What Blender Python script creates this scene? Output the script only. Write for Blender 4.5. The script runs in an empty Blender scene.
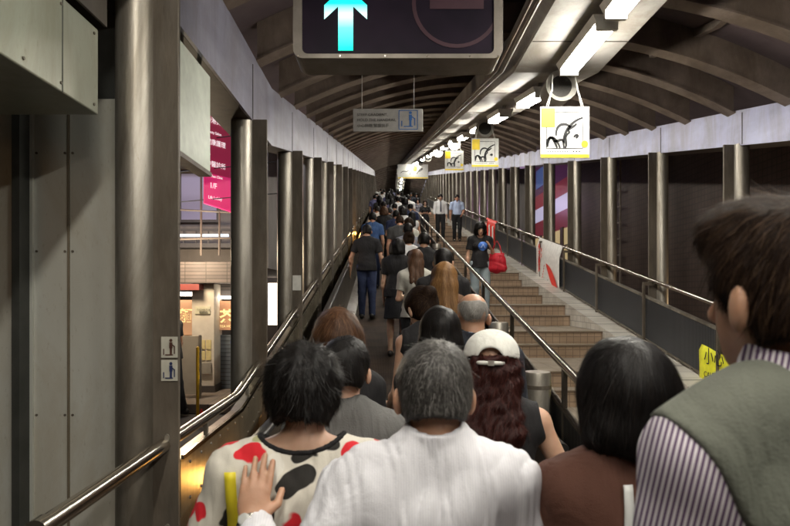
import bpy, math, random
import numpy as np
from mathutils import Vector, Matrix
random.seed(7); np.random.seed(7)
sc = bpy.context.scene
COL = sc.collection
R = math.radians
EYE = 1.65            # camera height; the corridor runs along +Y
SL = 0.192            # slope of the escalator and of the roof over it
Y0, Y1, YE = 3.85, 52.0, 76.0

# ------------------------------------------------------------------ materials
def new_mat(name):
    m = bpy.data.materials.new(name); m.use_nodes = True
    nt = m.node_tree; b = nt.nodes['Principled BSDF']
    return m, nt, b
def N(nt, kind, **kw):
    n = nt.nodes.new(kind)
    for k, v in kw.items():
        if k in n.inputs: n.inputs[k].default_value = v
        else: setattr(n, k, v)
    return n
def coords(nt, scale=(1, 1, 1), kind='Object', rnd=False):
    t = nt.nodes.new('ShaderNodeTexCoord'); mp = nt.nodes.new('ShaderNodeMapping')
    mp.inputs['Scale'].default_value = scale
    oi = nt.nodes.new('ShaderNodeObjectInfo'); vm = nt.nodes.new('ShaderNodeVectorMath'); vm.operation = 'MULTIPLY_ADD'
    nt.links.new(oi.outputs['Random'], vm.inputs[0]); vm.inputs[1].default_value = (9, 7, 5) if rnd else (0, 0, 0)
    nt.links.new(t.outputs[kind], vm.inputs[2]); nt.links.new(vm.outputs[0], mp.inputs['Vector'])
    return mp.outputs['Vector']
def ramp(nt, fac, stops, interp='LINEAR'):
    r = nt.nodes.new('ShaderNodeValToRGB'); r.color_ramp.interpolation = interp
    e = r.color_ramp.elements
    while len(e) < len(stops): e.new(0.5)
    for i, (p, c) in enumerate(stops):
        e[i].position = p; e[i].color = tuple(c) + (1,) if len(c) == 3 else c
    nt.links.new(fac, r.inputs['Fac'])
    return r.outputs['Color']
def bump(nt, b, height, strength=.3, dist=.01):
    bp = nt.nodes.new('ShaderNodeBump'); bp.inputs['Strength'].default_value = strength
    bp.inputs['Distance'].default_value = dist
    nt.links.new(height, bp.inputs['Height']); nt.links.new(bp.outputs['Normal'], b.inputs['Normal'])
def mat_noise(name, c1, c2, scale=8, rough=.6, metal=0, stretch=(1, 1, 1), bmp=0, bscale=None, detail=6, spec=None, roughvar=0):
    m, nt, b = new_mat(name)
    v = coords(nt, stretch, rnd=True)
    n = N(nt, 'ShaderNodeTexNoise', Scale=scale, Detail=detail, Roughness=.6)
    nt.links.new(v, n.inputs['Vector'])
    nt.links.new(ramp(nt, n.outputs['Fac'], [(.3, c1), (.7, c2)]), b.inputs['Base Color'])
    b.inputs['Roughness'].default_value = rough; b.inputs['Metallic'].default_value = metal
    if spec is not None: b.inputs['Specular IOR Level'].default_value = spec
    if roughvar:
        mr = N(nt, 'ShaderNodeMapRange'); mr.inputs['To Min'].default_value = rough - roughvar; mr.inputs['To Max'].default_value = rough + roughvar
        n3 = N(nt, 'ShaderNodeTexNoise', Scale=scale * .4, Detail=4); nt.links.new(v, n3.inputs['Vector'])
        nt.links.new(n3.outputs['Fac'], mr.inputs['Value']); nt.links.new(mr.outputs['Result'], b.inputs['Roughness'])
    if bmp:
        n2 = N(nt, 'ShaderNodeTexNoise', Scale=bscale or scale * 4, Detail=4)
        nt.links.new(v, n2.inputs['Vector']); bump(nt, b, n2.outputs['Fac'], bmp, .004)
    return m
def mat_emit(name, col, strength):
    m, nt, b = new_mat(name)
    b.inputs['Base Color'].default_value = (*[min(1, c) * .5 for c in col], 1)
    b.inputs['Emission Color'].default_value = (*col, 1); b.inputs['Emission Strength'].default_value = strength
    return m
def mat_flat(name, col, rough=.6, metal=0, spec=None):
    m, nt, b = new_mat(name)
    v = coords(nt)
    n = N(nt, 'ShaderNodeTexNoise', Scale=14, Detail=5); nt.links.new(v, n.inputs['Vector'])
    nt.links.new(ramp(nt, n.outputs['Fac'], [(.3, [c * .88 for c in col]), (.7, [min(1, c * 1.1) for c in col])]), b.inputs['Base Color'])
    b.inputs['Roughness'].default_value = rough; b.inputs['Metallic'].default_value = metal
    if spec is not None: b.inputs['Specular IOR Level'].default_value = spec
    return m
def mat_bricks(name, c1, c2, mortar, w, h, rough=.5, axis='XZ', msize=.006, offset=.0, bmp=.3):
    m, nt, b = new_mat(name)
    t = nt.nodes.new('ShaderNodeTexCoord'); s = nt.nodes.new('ShaderNodeSeparateXYZ'); c = nt.nodes.new('ShaderNodeCombineXYZ')
    nt.links.new(t.outputs['Object'], s.inputs[0])
    nt.links.new(s.outputs[axis[0]], c.inputs['X']); nt.links.new(s.outputs[axis[1]], c.inputs['Y'])
    k = nt.nodes.new('ShaderNodeTexBrick'); k.offset = offset
    k.inputs['Scale'].default_value = 1; k.inputs['Brick Width'].default_value = w; k.inputs['Row Height'].default_value = h
    k.inputs['Mortar Size'].default_value = msize; k.inputs['Mortar Smooth'].default_value = .2
    k.inputs['Color1'].default_value = (*c1, 1); k.inputs['Color2'].default_value = (*c2, 1); k.inputs['Mortar'].default_value = (*mortar, 1)
    nt.links.new(c.outputs[0], k.inputs['Vector'])
    n = N(nt, 'ShaderNodeTexNoise', Scale=3, Detail=6); nt.links.new(t.outputs['Object'], n.inputs['Vector'])
    mx = nt.nodes.new('ShaderNodeMix'); mx.data_type = 'RGBA'; mx.blend_type = 'MULTIPLY'; mx.inputs['Factor'].default_value = .6
    nt.links.new(k.outputs['Color'], mx.inputs['A']); nt.links.new(ramp(nt, n.outputs['Fac'], [(.3, (.55, .5, .45)), (.65, (1, 1, 1))]), mx.inputs['B'])
    nt.links.new(mx.outputs['Result'], b.inputs['Base Color']); b.inputs['Roughness'].default_value = rough
    bump(nt, b, k.outputs['Fac'], -bmp, .004)
    return m

M = {}
M['steel'] = mat_noise('satin steel', (.28, .255, .215), (.54, .505, .445), 6, .42, .72, (1, 1, .25), .25, 60, roughvar=.12)
M['steel_rail'] = mat_noise('polished rail steel', (.55, .5, .43), (.68, .63, .55), 20, .2, 1, (1, .2, 1), roughvar=.08)
M['fin'] = mat_noise('brown painted steel', (.10, .085, .068), (.185, .155, .122), 9, .5, .2, (1, 1, .4), .3, 50)
M['fascia'] = mat_noise('lit lilac fascia steel', (.40, .41, .60), (.56, .58, .80), 2.2, .42, .1, (1, .6, 2), .1, 30, roughvar=.1)  # right fascia: glow of the tubes put into a paler, bluer colour
M['fascia_shaded'] = mat_noise('shaded lavender fascia steel', (.19, .185, .25), (.30, .295, .38), 2.2, .42, .1, (1, .6, 2), .1, 30, roughvar=.1)  # left fascia: its weaker light put in as a darker colour
M['soffit'] = mat_noise('dark soffit paint', (.05, .042, .04), (.10, .082, .07), 5, .5, .2)
M['rib'] = mat_noise('brown rib paint', (.175, .135, .11), (.28, .222, .18), 4, .55, .1, (1, 1, 1), .2, 30)
M['roof'] = mat_noise('dark roof cladding', (.11, .082, .09), (.17, .13, .135), 3, .6, .1)
M['tray'] = mat_noise('light tray paint', (.30, .285, .26), (.42, .40, .37), 3, .55, .0, (1, .4, 1))
M['cabinet'] = mat_noise('grey green cabinet steel', (.48, .48, .43), (.66, .66, .60), 1.6, .33, .25, (1, 1, .3), .04, 80, roughvar=.08)
M['cabinet_dark'] = mat_noise('dark cabinet gap', (.02, .022, .018), (.05, .05, .045), 5, .6)
M['floor'] = mat_bricks('landing tile', (.10, .085, .075), (.13, .11, .09), (.04, .035, .03), .3, .3, .45, 'XY')
M['tread'] = mat_noise('grooved tread', (.035, .026, .02), (.085, .06, .045), 5, .45, .4, (8, 1, 1), .3, 30)
M['deck'] = mat_noise('escalator deck steel', (.30, .28, .26), (.44, .42, .39), 14, .35, .8, (1, .2, 1), roughvar=.1)
M['rubber'] = mat_flat('black rubber', (.012, .012, .012), .35)
M['darkpanel'] = mat_noise('brown balustrade panel', (.09, .075, .058), (.17, .145, .11), 4, .32, .6, roughvar=.1)
M['band'] = mat_noise('riveted band steel', (.30, .26, .19), (.44, .385, .29), 10, .34, .8, (1, .3, 1), .2, 50)
M['mesh'] = None
M['riser'] = mat_bricks('beige riser tile', (.45, .325, .225), (.40, .285, .195), (.25, .18, .125), .105, .085, .45, 'XZ')
M['stairtread'] = mat_bricks('grey stair tread', (.27, .225, .175), (.315, .265, .21), (.19, .155, .12), .3, .3, .55, 'XY')
M['whitetile'] = mat_bricks('white skirting tile', (.66, .63, .57), (.60, .57, .52), (.32, .3, .27), .2, .1, .35, 'YZ', offset=.5)
M['tube'] = mat_emit('lit fluorescent tube', (1.0, .955, .85), 86)
M['white'] = mat_flat('white enamel', (.72, .71, .66), .4)
M['whiteplate'] = mat_flat('white sign plate', (.62, .61, .57), .5)
M['black'] = mat_flat('matt black', (.015, .014, .014), .6)
M['ink'] = mat_flat('black ink', (.01, .01, .012), .7)
M['yellow'] = mat_flat('yellow print', (.85, .62, .02), .6)
M['yellowpost'] = mat_flat('yellow paint', (.75, .42, .02), .45)
M['blue'] = mat_flat('blue print', (.04, .14, .40), .5)
M['red'] = mat_flat('red print', (.72, .03, .015), .55)
M['banner'] = mat_flat('white banner cloth', (.72, .69, .66), .7)
M['ybanner'] = mat_flat('yellow banner cloth', (.8, .78, .03), .7)
M['meshgrille'] = mat_noise('dark speaker grille', (.02, .018, .016), (.05, .045, .04), 120, .6, .3)

def panel_mesh_mat():
    m, nt, b = new_mat('dark ribbed mesh panel')
    t = nt.nodes.new('ShaderNodeTexCoord'); w = N(nt, 'ShaderNodeTexWave', Scale=14.0)
    w.wave_type = 'BANDS'; w.bands_direction = 'Y'; w.inputs['Distortion'].default_value = .15
    nt.links.new(t.outputs['Object'], w.inputs['Vector'])
    n = N(nt, 'ShaderNodeTexNoise', Scale=2.5, Detail=4); nt.links.new(t.outputs['Object'], n.inputs['Vector'])
    mx = nt.nodes.new('ShaderNodeMix'); mx.data_type = 'RGBA'; mx.blend_type = 'MULTIPLY'; mx.inputs['Factor'].default_value = .7
    nt.links.new(ramp(nt, w.outputs['Color'], [(.3, (.008, .009, .012)), (.8, (.05, .052, .06))]), mx.inputs['A'])
    nt.links.new(ramp(nt, n.outputs['Fac'], [(.3, (.5, .5, .5)), (.7, (1, 1, 1))]), mx.inputs['B'])
    nt.links.new(mx.outputs['Result'], b.inputs['Base Color']); b.inputs['Roughness'].default_value = .45
    bump(nt, b, w.outputs['Color'], .6, .006)
    return m
M['mesh'] = panel_mesh_mat()

def stain(m, lo=.6, scale=2.2, stretch=(1, 1, .3), amt=.8):
    """worn and dirty patches over the base colour, and duller there"""
    nt = m.node_tree; b = nt.nodes['Principled BSDF']; src = b.inputs['Base Color'].links[0].from_socket
    v = coords(nt, stretch, rnd=True); n = N(nt, 'ShaderNodeTexNoise', Scale=scale, Detail=10, Roughness=.72, Distortion=.6); nt.links.new(v, n.inputs['Vector'])
    n2 = N(nt, 'ShaderNodeTexNoise', Scale=70, Detail=4, Roughness=.8); nt.links.new(v, n2.inputs['Vector'])
    c1 = ramp(nt, n.outputs['Fac'], [(.40, (lo, lo * .93, lo * .84)), (.56, (1, 1, 1))]); c2 = ramp(nt, n2.outputs['Fac'], [(.31, (.8, .77, .72)), (.40, (1, 1, 1))])
    for c in (c1, c2):
        mx = nt.nodes.new('ShaderNodeMix'); mx.data_type = 'RGBA'; mx.blend_type = 'MULTIPLY'; mx.inputs['Factor'].default_value = amt
        nt.links.new(src, mx.inputs['A']); nt.links.new(c, mx.inputs['B']); src = mx.outputs['Result']
    nt.links.new(src, b.inputs['Base Color'])
M['cabinet_box'] = mat_noise('olive grey box steel', (.24, .25, .20), (.36, .365, .30), 2, .35, .25, (1, 1, .4), .04, 80)
for k_, lo_ in (('cabinet_box', .75), ('steel', .5), ('fin', .6), ('fascia', .72), ('fascia_shaded', .7), ('rib', .62), ('tray', .65), ('cabinet', .86), ('band', .55), ('deck', .5), ('soffit', .6), ('darkpanel', .6)): stain(M[k_], lo_)
# ------------------------------------------------------------------ mesh helpers
class MB:
    def __init__(s): s.v = []; s.f = []; s.mi = []; s.cur = 0
    def add(s, vs, fs):
        o = len(s.v); s.v += [tuple(map(float, p)) for p in vs]; s.f += [[i + o for i in f] for f in fs]; s.mi += [s.cur] * len(fs); return s
    def box(s, x0, x1, y0, y1, z0, z1):
        v = [(x, y, z) for x in (x0, x1) for y in (y0, y1) for z in (z0, z1)]
        return s.add(v, [(0, 1, 3, 2), (4, 6, 7, 5), (0, 4, 5, 1), (2, 3, 7, 6), (0, 2, 6, 4), (1, 5, 7, 3)])
    def sweep(s, sec, ys, zf):
        """closed section [(x,z)...] swept along Y; zf(y) lifts it"""
        n = len(sec); v = [(x, y, z + zf(y)) for y in ys for x, z in sec]; f = []
        for i in range(len(ys) - 1):
            for j in range(n):
                k = (j + 1) % n; f.append((i * n + j, i * n + k, (i + 1) * n + k, (i + 1) * n + j))
        f.append(tuple(range(n))); f.append(tuple((len(ys) - 1) * n + j for j in reversed(range(n))))
        return s.add(v, f)
    def tube(s, pts, r, n=14, cap=True):
        pts = [Vector(p) for p in pts]; rr = r if hasattr(r, '__len__') else [r] * len(pts)
        vs = []; up = None
        for i, p in enumerate(pts):
            t = (pts[min(i + 1, len(pts) - 1)] - pts[max(i - 1, 0)]).normalized()
            if up is None: up = Vector((0, 0, 1)) if abs(t.z) < .9 else Vector((1, 0, 0))
            a = t.cross(up).normalized(); b = a.cross(t).normalized(); up = b
            for k in range(n):
                q = 2 * math.pi * k / n; vs.append(p + (a * math.cos(q) + b * math.sin(q)) * rr[i])
        fs = [(i * n + k, i * n + (k + 1) % n, (i + 1) * n + (k + 1) % n, (i + 1) * n + k) for i in range(len(pts) - 1) for k in range(n)]
        if cap: fs += [tuple(reversed(range(n))), tuple((len(pts) - 1) * n + k for k in range(n))]
        return s.add(vs, fs)
    def poly(s, pts, d):
        """flat outline given thickness by the vector d"""
        n = len(pts); d = Vector(d); a = [Vector(p) for p in pts]; v = a + [p + d for p in a]
        return s.add(v, [tuple(range(n)), tuple(reversed(range(n, 2 * n)))] + [(i, i + n, (i + 1) % n + n, (i + 1) % n) for i in range(n)])
    def lathe(s, prof, c=(0, 0, 0), n=24, axis='Z'):
        vs = []
        for r, h in prof:
            for k in range(n):
                q = 2 * math.pi * k / n; a, b = r * math.cos(q), r * math.sin(q)
                p = (a, b, h) if axis == 'Z' else (a, h, b) if axis == 'Y' else (h, a, b)
                vs.append((p[0] + c[0], p[1] + c[1], p[2] + c[2]))
        m = len(prof)
        fs = [(i * n + k, i * n + (k + 1) % n, (i + 1) * n + (k + 1) % n, (i + 1) * n + k) for i in range(m - 1) for k in range(n)]
        fs += [tuple(range(n)), tuple((m - 1) * n + k for k in range(n))]
        return s.add(vs, fs)
    def build(s, name, mat, parent=None, smooth=False, bevel=0):
        me = bpy.data.meshes.new(name); off = wloc(parent) if parent else Vector((0, 0, 0))
        me.from_pydata([tuple(Vector(p) - off) for p in s.v], [], s.f); me.update()
        mats = mat if isinstance(mat, (list, tuple)) else [mat]
        for m_ in mats: me.materials.append(m_)
        if len(mats) > 1: me.polygons.foreach_set('material_index', s.mi)
        import bmesh
        bm = bmesh.new(); bm.from_mesh(me); bmesh.ops.recalc_face_normals(bm, faces=bm.faces)
        bm.to_mesh(me); bm.free()
        o = bpy.data.objects.new(name, me); COL.objects.link(o)
        if parent: o.parent = parent
        if smooth:
            me.polygons.foreach_set('use_smooth', [True] * len(me.polygons))
            me.set_sharp_from_angle(angle=R(40))
        if bevel:
            md = o.modifiers.new('bevel', 'BEVEL'); md.width = bevel; md.segments = 2; md.limit_method = 'ANGLE'; md.angle_limit = R(40)
        return o
def wloc(o):
    l = Vector((0, 0, 0))
    while o is not None: l += Vector(o.location); o = o.parent
    return l
def tag(o, label=None, cat=None, group=None, kind=None):
    if label: o['label'] = label
    if cat: o['category'] = cat
    if group: o['group'] = group
    if kind: o['kind'] = kind
    return o
def thing(name, label, cat, loc=(0, 0, 0), group=None):
    o = bpy.data.objects.new(name, None); o.empty_display_size = .1; COL.objects.link(o); o.location = loc
    return tag(o, label, cat, group)
def structure(o): o['kind'] = 'structure'; return o
def copy_tree(o, parent=None):
    c = o.copy(); COL.objects.link(c); c.parent = parent
    for ch in list(o.children): copy_tree(ch, c)
    return c
_fonts = {}
def text(name, s, size, loc, rot, mat, parent, depth=.001, align='LEFT', xscale=1, bold=0):
    cu = bpy.data.curves.new('txt', 'FONT'); cu.body = s; cu.size = size; cu.extrude = depth; cu.align_x = align; cu.offset = bold
    ob = bpy.data.objects.new('txt', cu); COL.objects.link(ob)
    bpy.context.view_layer.update()
    dg = bpy.context.evaluated_depsgraph_get()
    me = bpy.data.meshes.new_from_object(ob.evaluated_get(dg)); bpy.data.objects.remove(ob); bpy.data.curves.remove(cu)
    me.transform(Matrix.LocRotScale(Vector(loc) - (wloc(parent) if parent else Vector((0, 0, 0))), rot.to_quaternion() if hasattr(rot, 'to_quaternion') else rot, Vector((xscale, 1, 1))))
    me.materials.clear(); me.materials.append(mat)
    o = bpy.data.objects.new(name, me); COL.objects.link(o)
    if parent: o.parent = parent
    return o
FACE_CAM = Matrix.Rotation(R(90), 3, 'X')                       # text read from -Y
FACE_LEFT = Matrix.Rotation(R(-90), 3, 'Z') @ Matrix.Rotation(R(90), 3, 'X')   # text read from -X
FACE_RIGHT = Matrix.Rotation(R(90), 3, 'Z') @ Matrix.Rotation(R(90), 3, 'X')   # text read from +X

def lift(k0):     # rise of anything that kinks at y=k0 and again at Y1+(k0-Y0)
    return lambda y: SL * (min(max(y, k0), Y1 + k0 - Y0) - k0)
LF, LR = lift(Y0), lift(5.26)
YS = [-3, Y0, Y1, YE]
YSR = [-3, 5.26, Y1 + 1.41, YE]
def floor_z(y): return LF(y)
# ------------------------------------------------------------------ ground and floors
g = MB(); g.add([(-400, -400, -.16), (400, -400, -.16), (400, 600, -.16), (-400, 600, -.16)], [(0, 1, 2, 3)])
structure(g.build('road', mat_noise('asphalt', (.04, .036, .032), (.07, .062, .055), 3, .7, 0, (1, 1, 1), .4, 60)))
g = MB().box(-4.4, -1.9, 9.1, 40, -.15, -.005)
structure(g.build('pavement', mat_bricks('pavement slabs', (.24, .20, .16), (.29, .24, .19), (.1, .09, .08), .45, .45, .6, 'XY'), bevel=.01))
g = MB().box(-1.05, 3.95, -3, Y0, -.15, 0)
structure(g.build('landing_floor', M['floor']))
g = MB().box(-1.05, 1.40, Y1, YE, LF(Y1) - .1, LF(Y1) + .0)
g.box(1.40, 3.95, Y1 - .2, YE, LF(Y1) - .12, LF(Y1) - .004)
structure(g.build('upper_landing_floor', M['floor']))

# escalator: grooved tread plane, decks, balustrades
esc = thing('escalator', 'long inclined moving walkway with dark grooved treads carrying the crowd uphill', 'escalator', (0.1, Y0, 0))
mt, nt, b = new_mat('grooved moving tread')
t = nt.nodes.new('ShaderNodeTexCoord')
w1 = N(nt, 'ShaderNodeTexWave', Scale=22.0); w1.bands_direction = 'X'; nt.links.new(t.outputs['Object'], w1.inputs['Vector'])
w2 = N(nt, 'ShaderNodeTexWave', Scale=.8); w2.bands_direction = 'Y'; w2.wave_profile = 'SAW'; nt.links.new(t.outputs['Object'], w2.inputs['Vector'])
n1 = N(nt, 'ShaderNodeTexNoise', Scale=3, Detail=6); nt.links.new(t.outputs['Object'], n1.inputs['Vector'])
c0 = ramp(nt, n1.outputs['Fac'], [(.3, (.035, .026, .02)), (.7, (.11, .075, .055))])
mx = nt.nodes.new('ShaderNodeMix'); mx.data_type = 'RGBA'; mx.blend_type = 'MULTIPLY'; mx.inputs['Factor'].default_value = .75
nt.links.new(c0, mx.inputs['A']); nt.links.new(ramp(nt, w2.outputs['Color'], [(.0, (.25, .25, .25)), (.12, (1, 1, 1)), (.9, (.8, .8, .8))]), mx.inputs['B'])
nt.links.new(mx.outputs['Result'], b.inputs['Base Color']); b.inputs['Roughness'].default_value = .5; b.inputs['Metallic'].default_value = .3
bump(nt, b, w1.outputs['Color'], .6, .006)
def sub(a, b_): return [y for y in YS if a < y < b_]
ye = [Y0 + .01] + [Y1 - .01]
MB().sweep([(-.52, -.12), (.72, -.12), (.72, 0), (-.52, 0)], ye, LF).build('tread_belt', mt, esc)
MB().box(-.52, .72, Y0 - .5, Y0 + .004, -.1, .012).build('comb_plate', M['deck'], esc, bevel=.005)
for x0, x1, sx in ((-.72, -.525, 1), (.725, .90, -1)):
    hi, lo = (x0, x1) if sx > 0 else (x1, x0)
    MB().sweep([(hi, -.1), (lo, -.1), (lo, .08), (hi, .17)], [Y0 - .9] + ye, LF).build('deck', M['deck'], esc)
    xa = hi + sx * .03
    MB().sweep([(xa, .165), (xa + sx * .012, .16), (xa + sx * .012, .86), (xa, .86)], [Y0 - .8] + ye, LF).build('balustrade_panel', M['darkpanel'], esc)
    sec = [(xa + .006 + .04 * math.cos(q), .885 + .022 * math.sin(q)) for q in [k * math.pi / 6 for k in range(12)]]
    MB().sweep(sec, [Y0 - .85] + ye, LF).build('handrail_belt', M['rubber'], esc, smooth=True)
MB().sweep([(.905, -.1), (1.30, -.1), (1.30, .46), (.905, .46)], [Y0 + .9] + ye, LF).build('centre_casing', M['darkpanel'], esc)

# stairs: pairs of risers with a deep landing between
yk = 4.97; verts = []; prof = [(yk, 0.0)]
z = 0.0
while yk < Y1 - 1.5:
    z0 = -.95 + SL * yk
    prof += [(yk, z0), (yk, z0 + .18), (yk + .3, z0 + .182), (yk + .3, z0 + .362)]
    yk += 1.9
prof.append((Y1, prof[-1][1] + .003))
prof = [prof[0]] + prof[2:]
g = MB(); X0s, X1s = 1.42, 3.27
for (ya, za), (yb, zb) in zip(prof[:-1], prof[1:]):
    g.cur = 0 if abs(yb - ya) < 1e-6 else 1
    g.add([(X0s, ya, za), (X1s, ya, za), (X1s, yb, zb), (X0s, yb, zb)], [(0, 1, 2, 3)])
    if g.cur == 1 and yb - ya > .02:      # nosing strip at the front of each tread
        g.cur = 2; g.box(X0s, X1s, ya - .012, ya + .05, za - .02, za + .005)
g.cur = 0
for ys_, ye_ in ((4.97, Y1),):
    g.add([(X0s, ys_, -.1), (X0s, ye_, -.1 + SL * 47), (X0s, ye_, SL * 47), (X0s, ys_, 0)], [(0, 1, 2, 3)])
stairs = structure(g.build('stairs', [M['riser'], M['stairtread'], mat_flat('dark nosing tile', (.17, .12, .08), .5)]))
g = MB().sweep([(3.275, -.6), (3.92, -.6), (3.92, .15), (3.275, .15)], [4.2, Y1], lambda y: SL * (y - Y0))
tag(g.build('skirting_wall', M['whitetile']), 'low sloping wall of white tiles along the right edge of the stairs', 'wall')

# ------------------------------------------------------------------ columns
def make_column(side):
    root = thing('steel_column', 'x', 'column', (0, 0, 0), '')
    MB().lathe([(.082, -.2), (.082, 1.95)], (0, 0, 0), 24).build('column_tube', M['steel'], root, smooth=True)
    x0, x1 = (.075, .19) if side < 0 else (-.19, -.075)
    MB().box(x0, x1, -.012, .012, -.2, 1.95).build('column_fin', M['fin'], root, bevel=.003)
    g = MB()
    for zz in (.2, .45, .7):
        for k in range(1):
            g.lathe([(.011, 0), (.011, -.008)], ((x0 + x1) / 2 + .01, -.012, zz), 10, 'Y')
    g.build('bolts', M['steel'], root, smooth=True)
    return root
def scale_column(c, z0, z1):   # column foot and head follow the slope
    c.location.z = z0; c.scale.z = (z1 - z0) / 1.95
YL = [2.6 + 1.92 * k for k in range(37)]
YRc = [4.65 + 1.86 * k for k in range(37)]
protoL = None
for i, y in enumerate(YL):
    o = make_column(-1) if i == 0 else copy_tree(protoL)
    if i == 0: protoL = o
    o.location = (-1.085, y, 0); scale_column(o, floor_z(y) - .05, 2.96 + LR(y) + .01)
    pos = ['nearest left column, beside the grey cabinet panels, with two small stickers on its fin',
           'second left column, beyond the pink hanging sign', 'third left column, with a bright lit strip to its left',
           'fourth left column, with a small white notice near the handrail'] 
    if i < 4: lab = pos[i]
    else: lab = 'satin steel tube column in the close row along the left side of the escalator'
    tag(o, lab, 'column', 'columns on the left side' if i < 4 else 'columns far along the left side')
protoR = None
for i, y in enumerate(YRc):
    o = make_column(1) if i == 0 else copy_tree(protoR)
    if i == 0: protoR = o
    o.location = (3.85, y, 0); scale_column(o, floor_z(y) - .1, 3.03 + LR(y) + .01)
    pos = ['right steel column nearest the camera, at the right edge of the walkway', 'right steel column just above the head of the man in the vest',
           'right steel column second from the vest man, beside the dark grid wall', 'right steel column beside the steel ladder bars', 'right steel column behind the hanging red and white banner']
    lab = pos[i] if i < 5 else 'satin steel tube column in the row along the right side behind the stairs'
    tag(o, lab, 'column', 'columns on the right side' if i < 5 else 'columns far along the right side')

# ------------------------------------------------------------------ roof canopy
can = thing('roof_canopy', 'arched brown roof with curved ribs and pale side fascias over the walkway', 'roof', (1.4, 0, 2.96))
XL, XR = -1.0, 3.8
def arch(x, drop=0):   # height above LR base 2.96: underside of the ribs
    u = (x - 1.4) / 2.4
    return .47 - .04 * u + .60 * (1 - u * u) - drop
base = lambda y: 2.96 + LR(y)
xs = np.linspace(XL - .55, XR + .55, 25)
sec = [(x, arch(x) + .29) for x in xs] + [(x, arch(x) + .34) for x in reversed(xs)]
MB().sweep(sec, YSR, base).build('roof_cladding', M['roof'], can)
for xa, xb, za, zb in ((XL - .02, XL, 0, .50), (XR, XR + .02, .07, .45)):
    g = MB().sweep([(xa, za), (xb, za), (xb, zb), (xa, zb)], YSR, base); g.cur = 1; xx = xb if xa < 0 else xa - .004
    for y in np.arange(.7, 60, 1.9): g.box(xx, xx + .004, y - .006, y + .006, base(y) + za + .01, base(y) + .42)
    g.build('fascia', [M['fascia_shaded' if xa < 0 else 'fascia'], M['soffit']], can)
MB().sweep([(XL - .28, 0), (XL - .022, 0), (XL - .022, .03), (XL - .28, .03)], YSR, base).build('soffit', M['soffit'], can)
MB().sweep([(XR + .022, .07), (XR + .6, .07), (XR + .6, .1), (XR + .022, .1)], YSR, base).build('soffit', M['soffit'], can)
xr = np.linspace(XL + .003, XR - .003, 33)
def rib_mesh():
    s_ = [(x, arch(x)) for x in xr] + [(x, arch(x) + .288) for x in reversed(xr)]
    return [(x, z_) for x, z_ in s_]
rib0 = None; s_ = rib_mesh()
for i in range(79):
    y = -1.05 + .955 * i
    if rib0 is None:
        # built at the origin of the canopy, then copied
        off = Vector((1.4, 0, 2.96))
        g = MB(); n_ = len(s_)
        g.add([(x, yy, z_ + 2.96) for yy in (-.04, .04) for x, z_ in s_],
              [(j, j + 1, n_ - 2 - j, n_ - 1 - j) for j in range(32)] + [(n_ + j + 1, n_ + j, 2 * n_ - 1 - j, 2 * n_ - 2 - j) for j in range(32)]
              + [(j, (j + 1) % n_, (j + 1) % n_ + n_, j + n_) for j in range(n_)])
        # bottom flange
        g.add([(x, yy, arch(x) + 2.96 + dz) for x in xr for yy, dz in ((-.075, -.003), (.075, -.003), (.075, -.02), (-.075, -.02))],
              [(4 * j + a, 4 * j + (a + 1) % 4, 4 * j + 4 + (a + 1) % 4, 4 * j + 4 + a) for j in range(32) for a in range(4)])
        rib0 = o = g.build('rib', M['rib'], can)
    else:
        o = rib0.copy(); COL.objects.link(o); o.parent = can
    o.location = (0, y, LR(y))
# purlins running lengthwise between ribs
for xp in (2.9,):
    MB().sweep([(xp - .03, arch(xp) + .22), (xp + .03, arch(xp) + .22), (xp + .03, arch(xp) + .288), (xp - .03, arch(xp) + .288)], YSR, base).build('purlin', M['rib'], can)

# light tray
TX = 1.5
tray = thing('cable_tray', 'pale painted metal tray carrying the fluorescent lamps along the roof', 'cable tray', (TX, 0, 3.6))
tb = lambda y: 3.60 + LR(y)
tray_g = MB().sweep([(1.12, 0), (1.86, 0), (1.86, .02), (1.90, .10), (1.90, .32), (1.08, .32), (1.08, .10), (1.12, .02)], YSR, tb)
tray_g.cur = 1
for y in np.arange(-1, 60, 1.87): tray_g.box(1.125, 1.855, y - .004, y + .004, tb(y) - .004, tb(y))
tray_g.build('tray_body', [M['tray'], M['soffit']], tray)
# lamps
lamp0 = None; n_l = 0
ly = [-2.0, -.15, 1.75, 3.5, 4.5, 6.15] + [7.95 + 1.83 * k for k in range(0, 31)]
ly = [y for y in ly]
for i, y in enumerate(ly):
    if lamp0 is None:
        lamp0 = o = thing('fluorescent_lamp', 'x', 'lamp', (TX, 0, 0))
        for e_ in (-.44, .405): MB().box(TX - .072, TX + .072, e_, e_ + .035, -.10, -.0505).build('end_cap', M['white'], o)
        MB().poly([(TX - .10, -.44, 0), (TX + .10, -.44, 0), (TX + .075, -.44, -.05), (TX - .075, -.44, -.05)], (0, .88, 0)).build('lamp_housing', M['white'], o)
        MB().poly([(TX - .065, -.40, -.051), (TX + .065, -.40, -.051), (TX + .05, -.40, -.095), (TX - .05, -.40, -.095)], (0, .80, 0)).build('diffuser', M['tube'], o)
        for yy in (-.3, .3): MB().box(TX - .02, TX + .02, yy - .02, yy + .02, 0, .05).build('bracket', M['tray'], o)
    else: o = copy_tree(lamp0)
    slope = SL if 5.26 < y < Y1 + 1.41 else 0
    o.location = (TX, y, tb(y) - .05); o.rotation_euler = (math.atan(slope), 0, 0)
    lab = {3: 'lit fluorescent lamp cut by the top edge of the picture', 4: 'large lit fluorescent lamp just left above the nearest round speaker',
           5: 'second lit fluorescent lamp, left of the nearest round speaker'}.get(i, 'lit fluorescent lamp in the receding row under the roof tray')
    tag(o, lab, 'lamp', 'fluorescent lamps along the tray')
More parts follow.
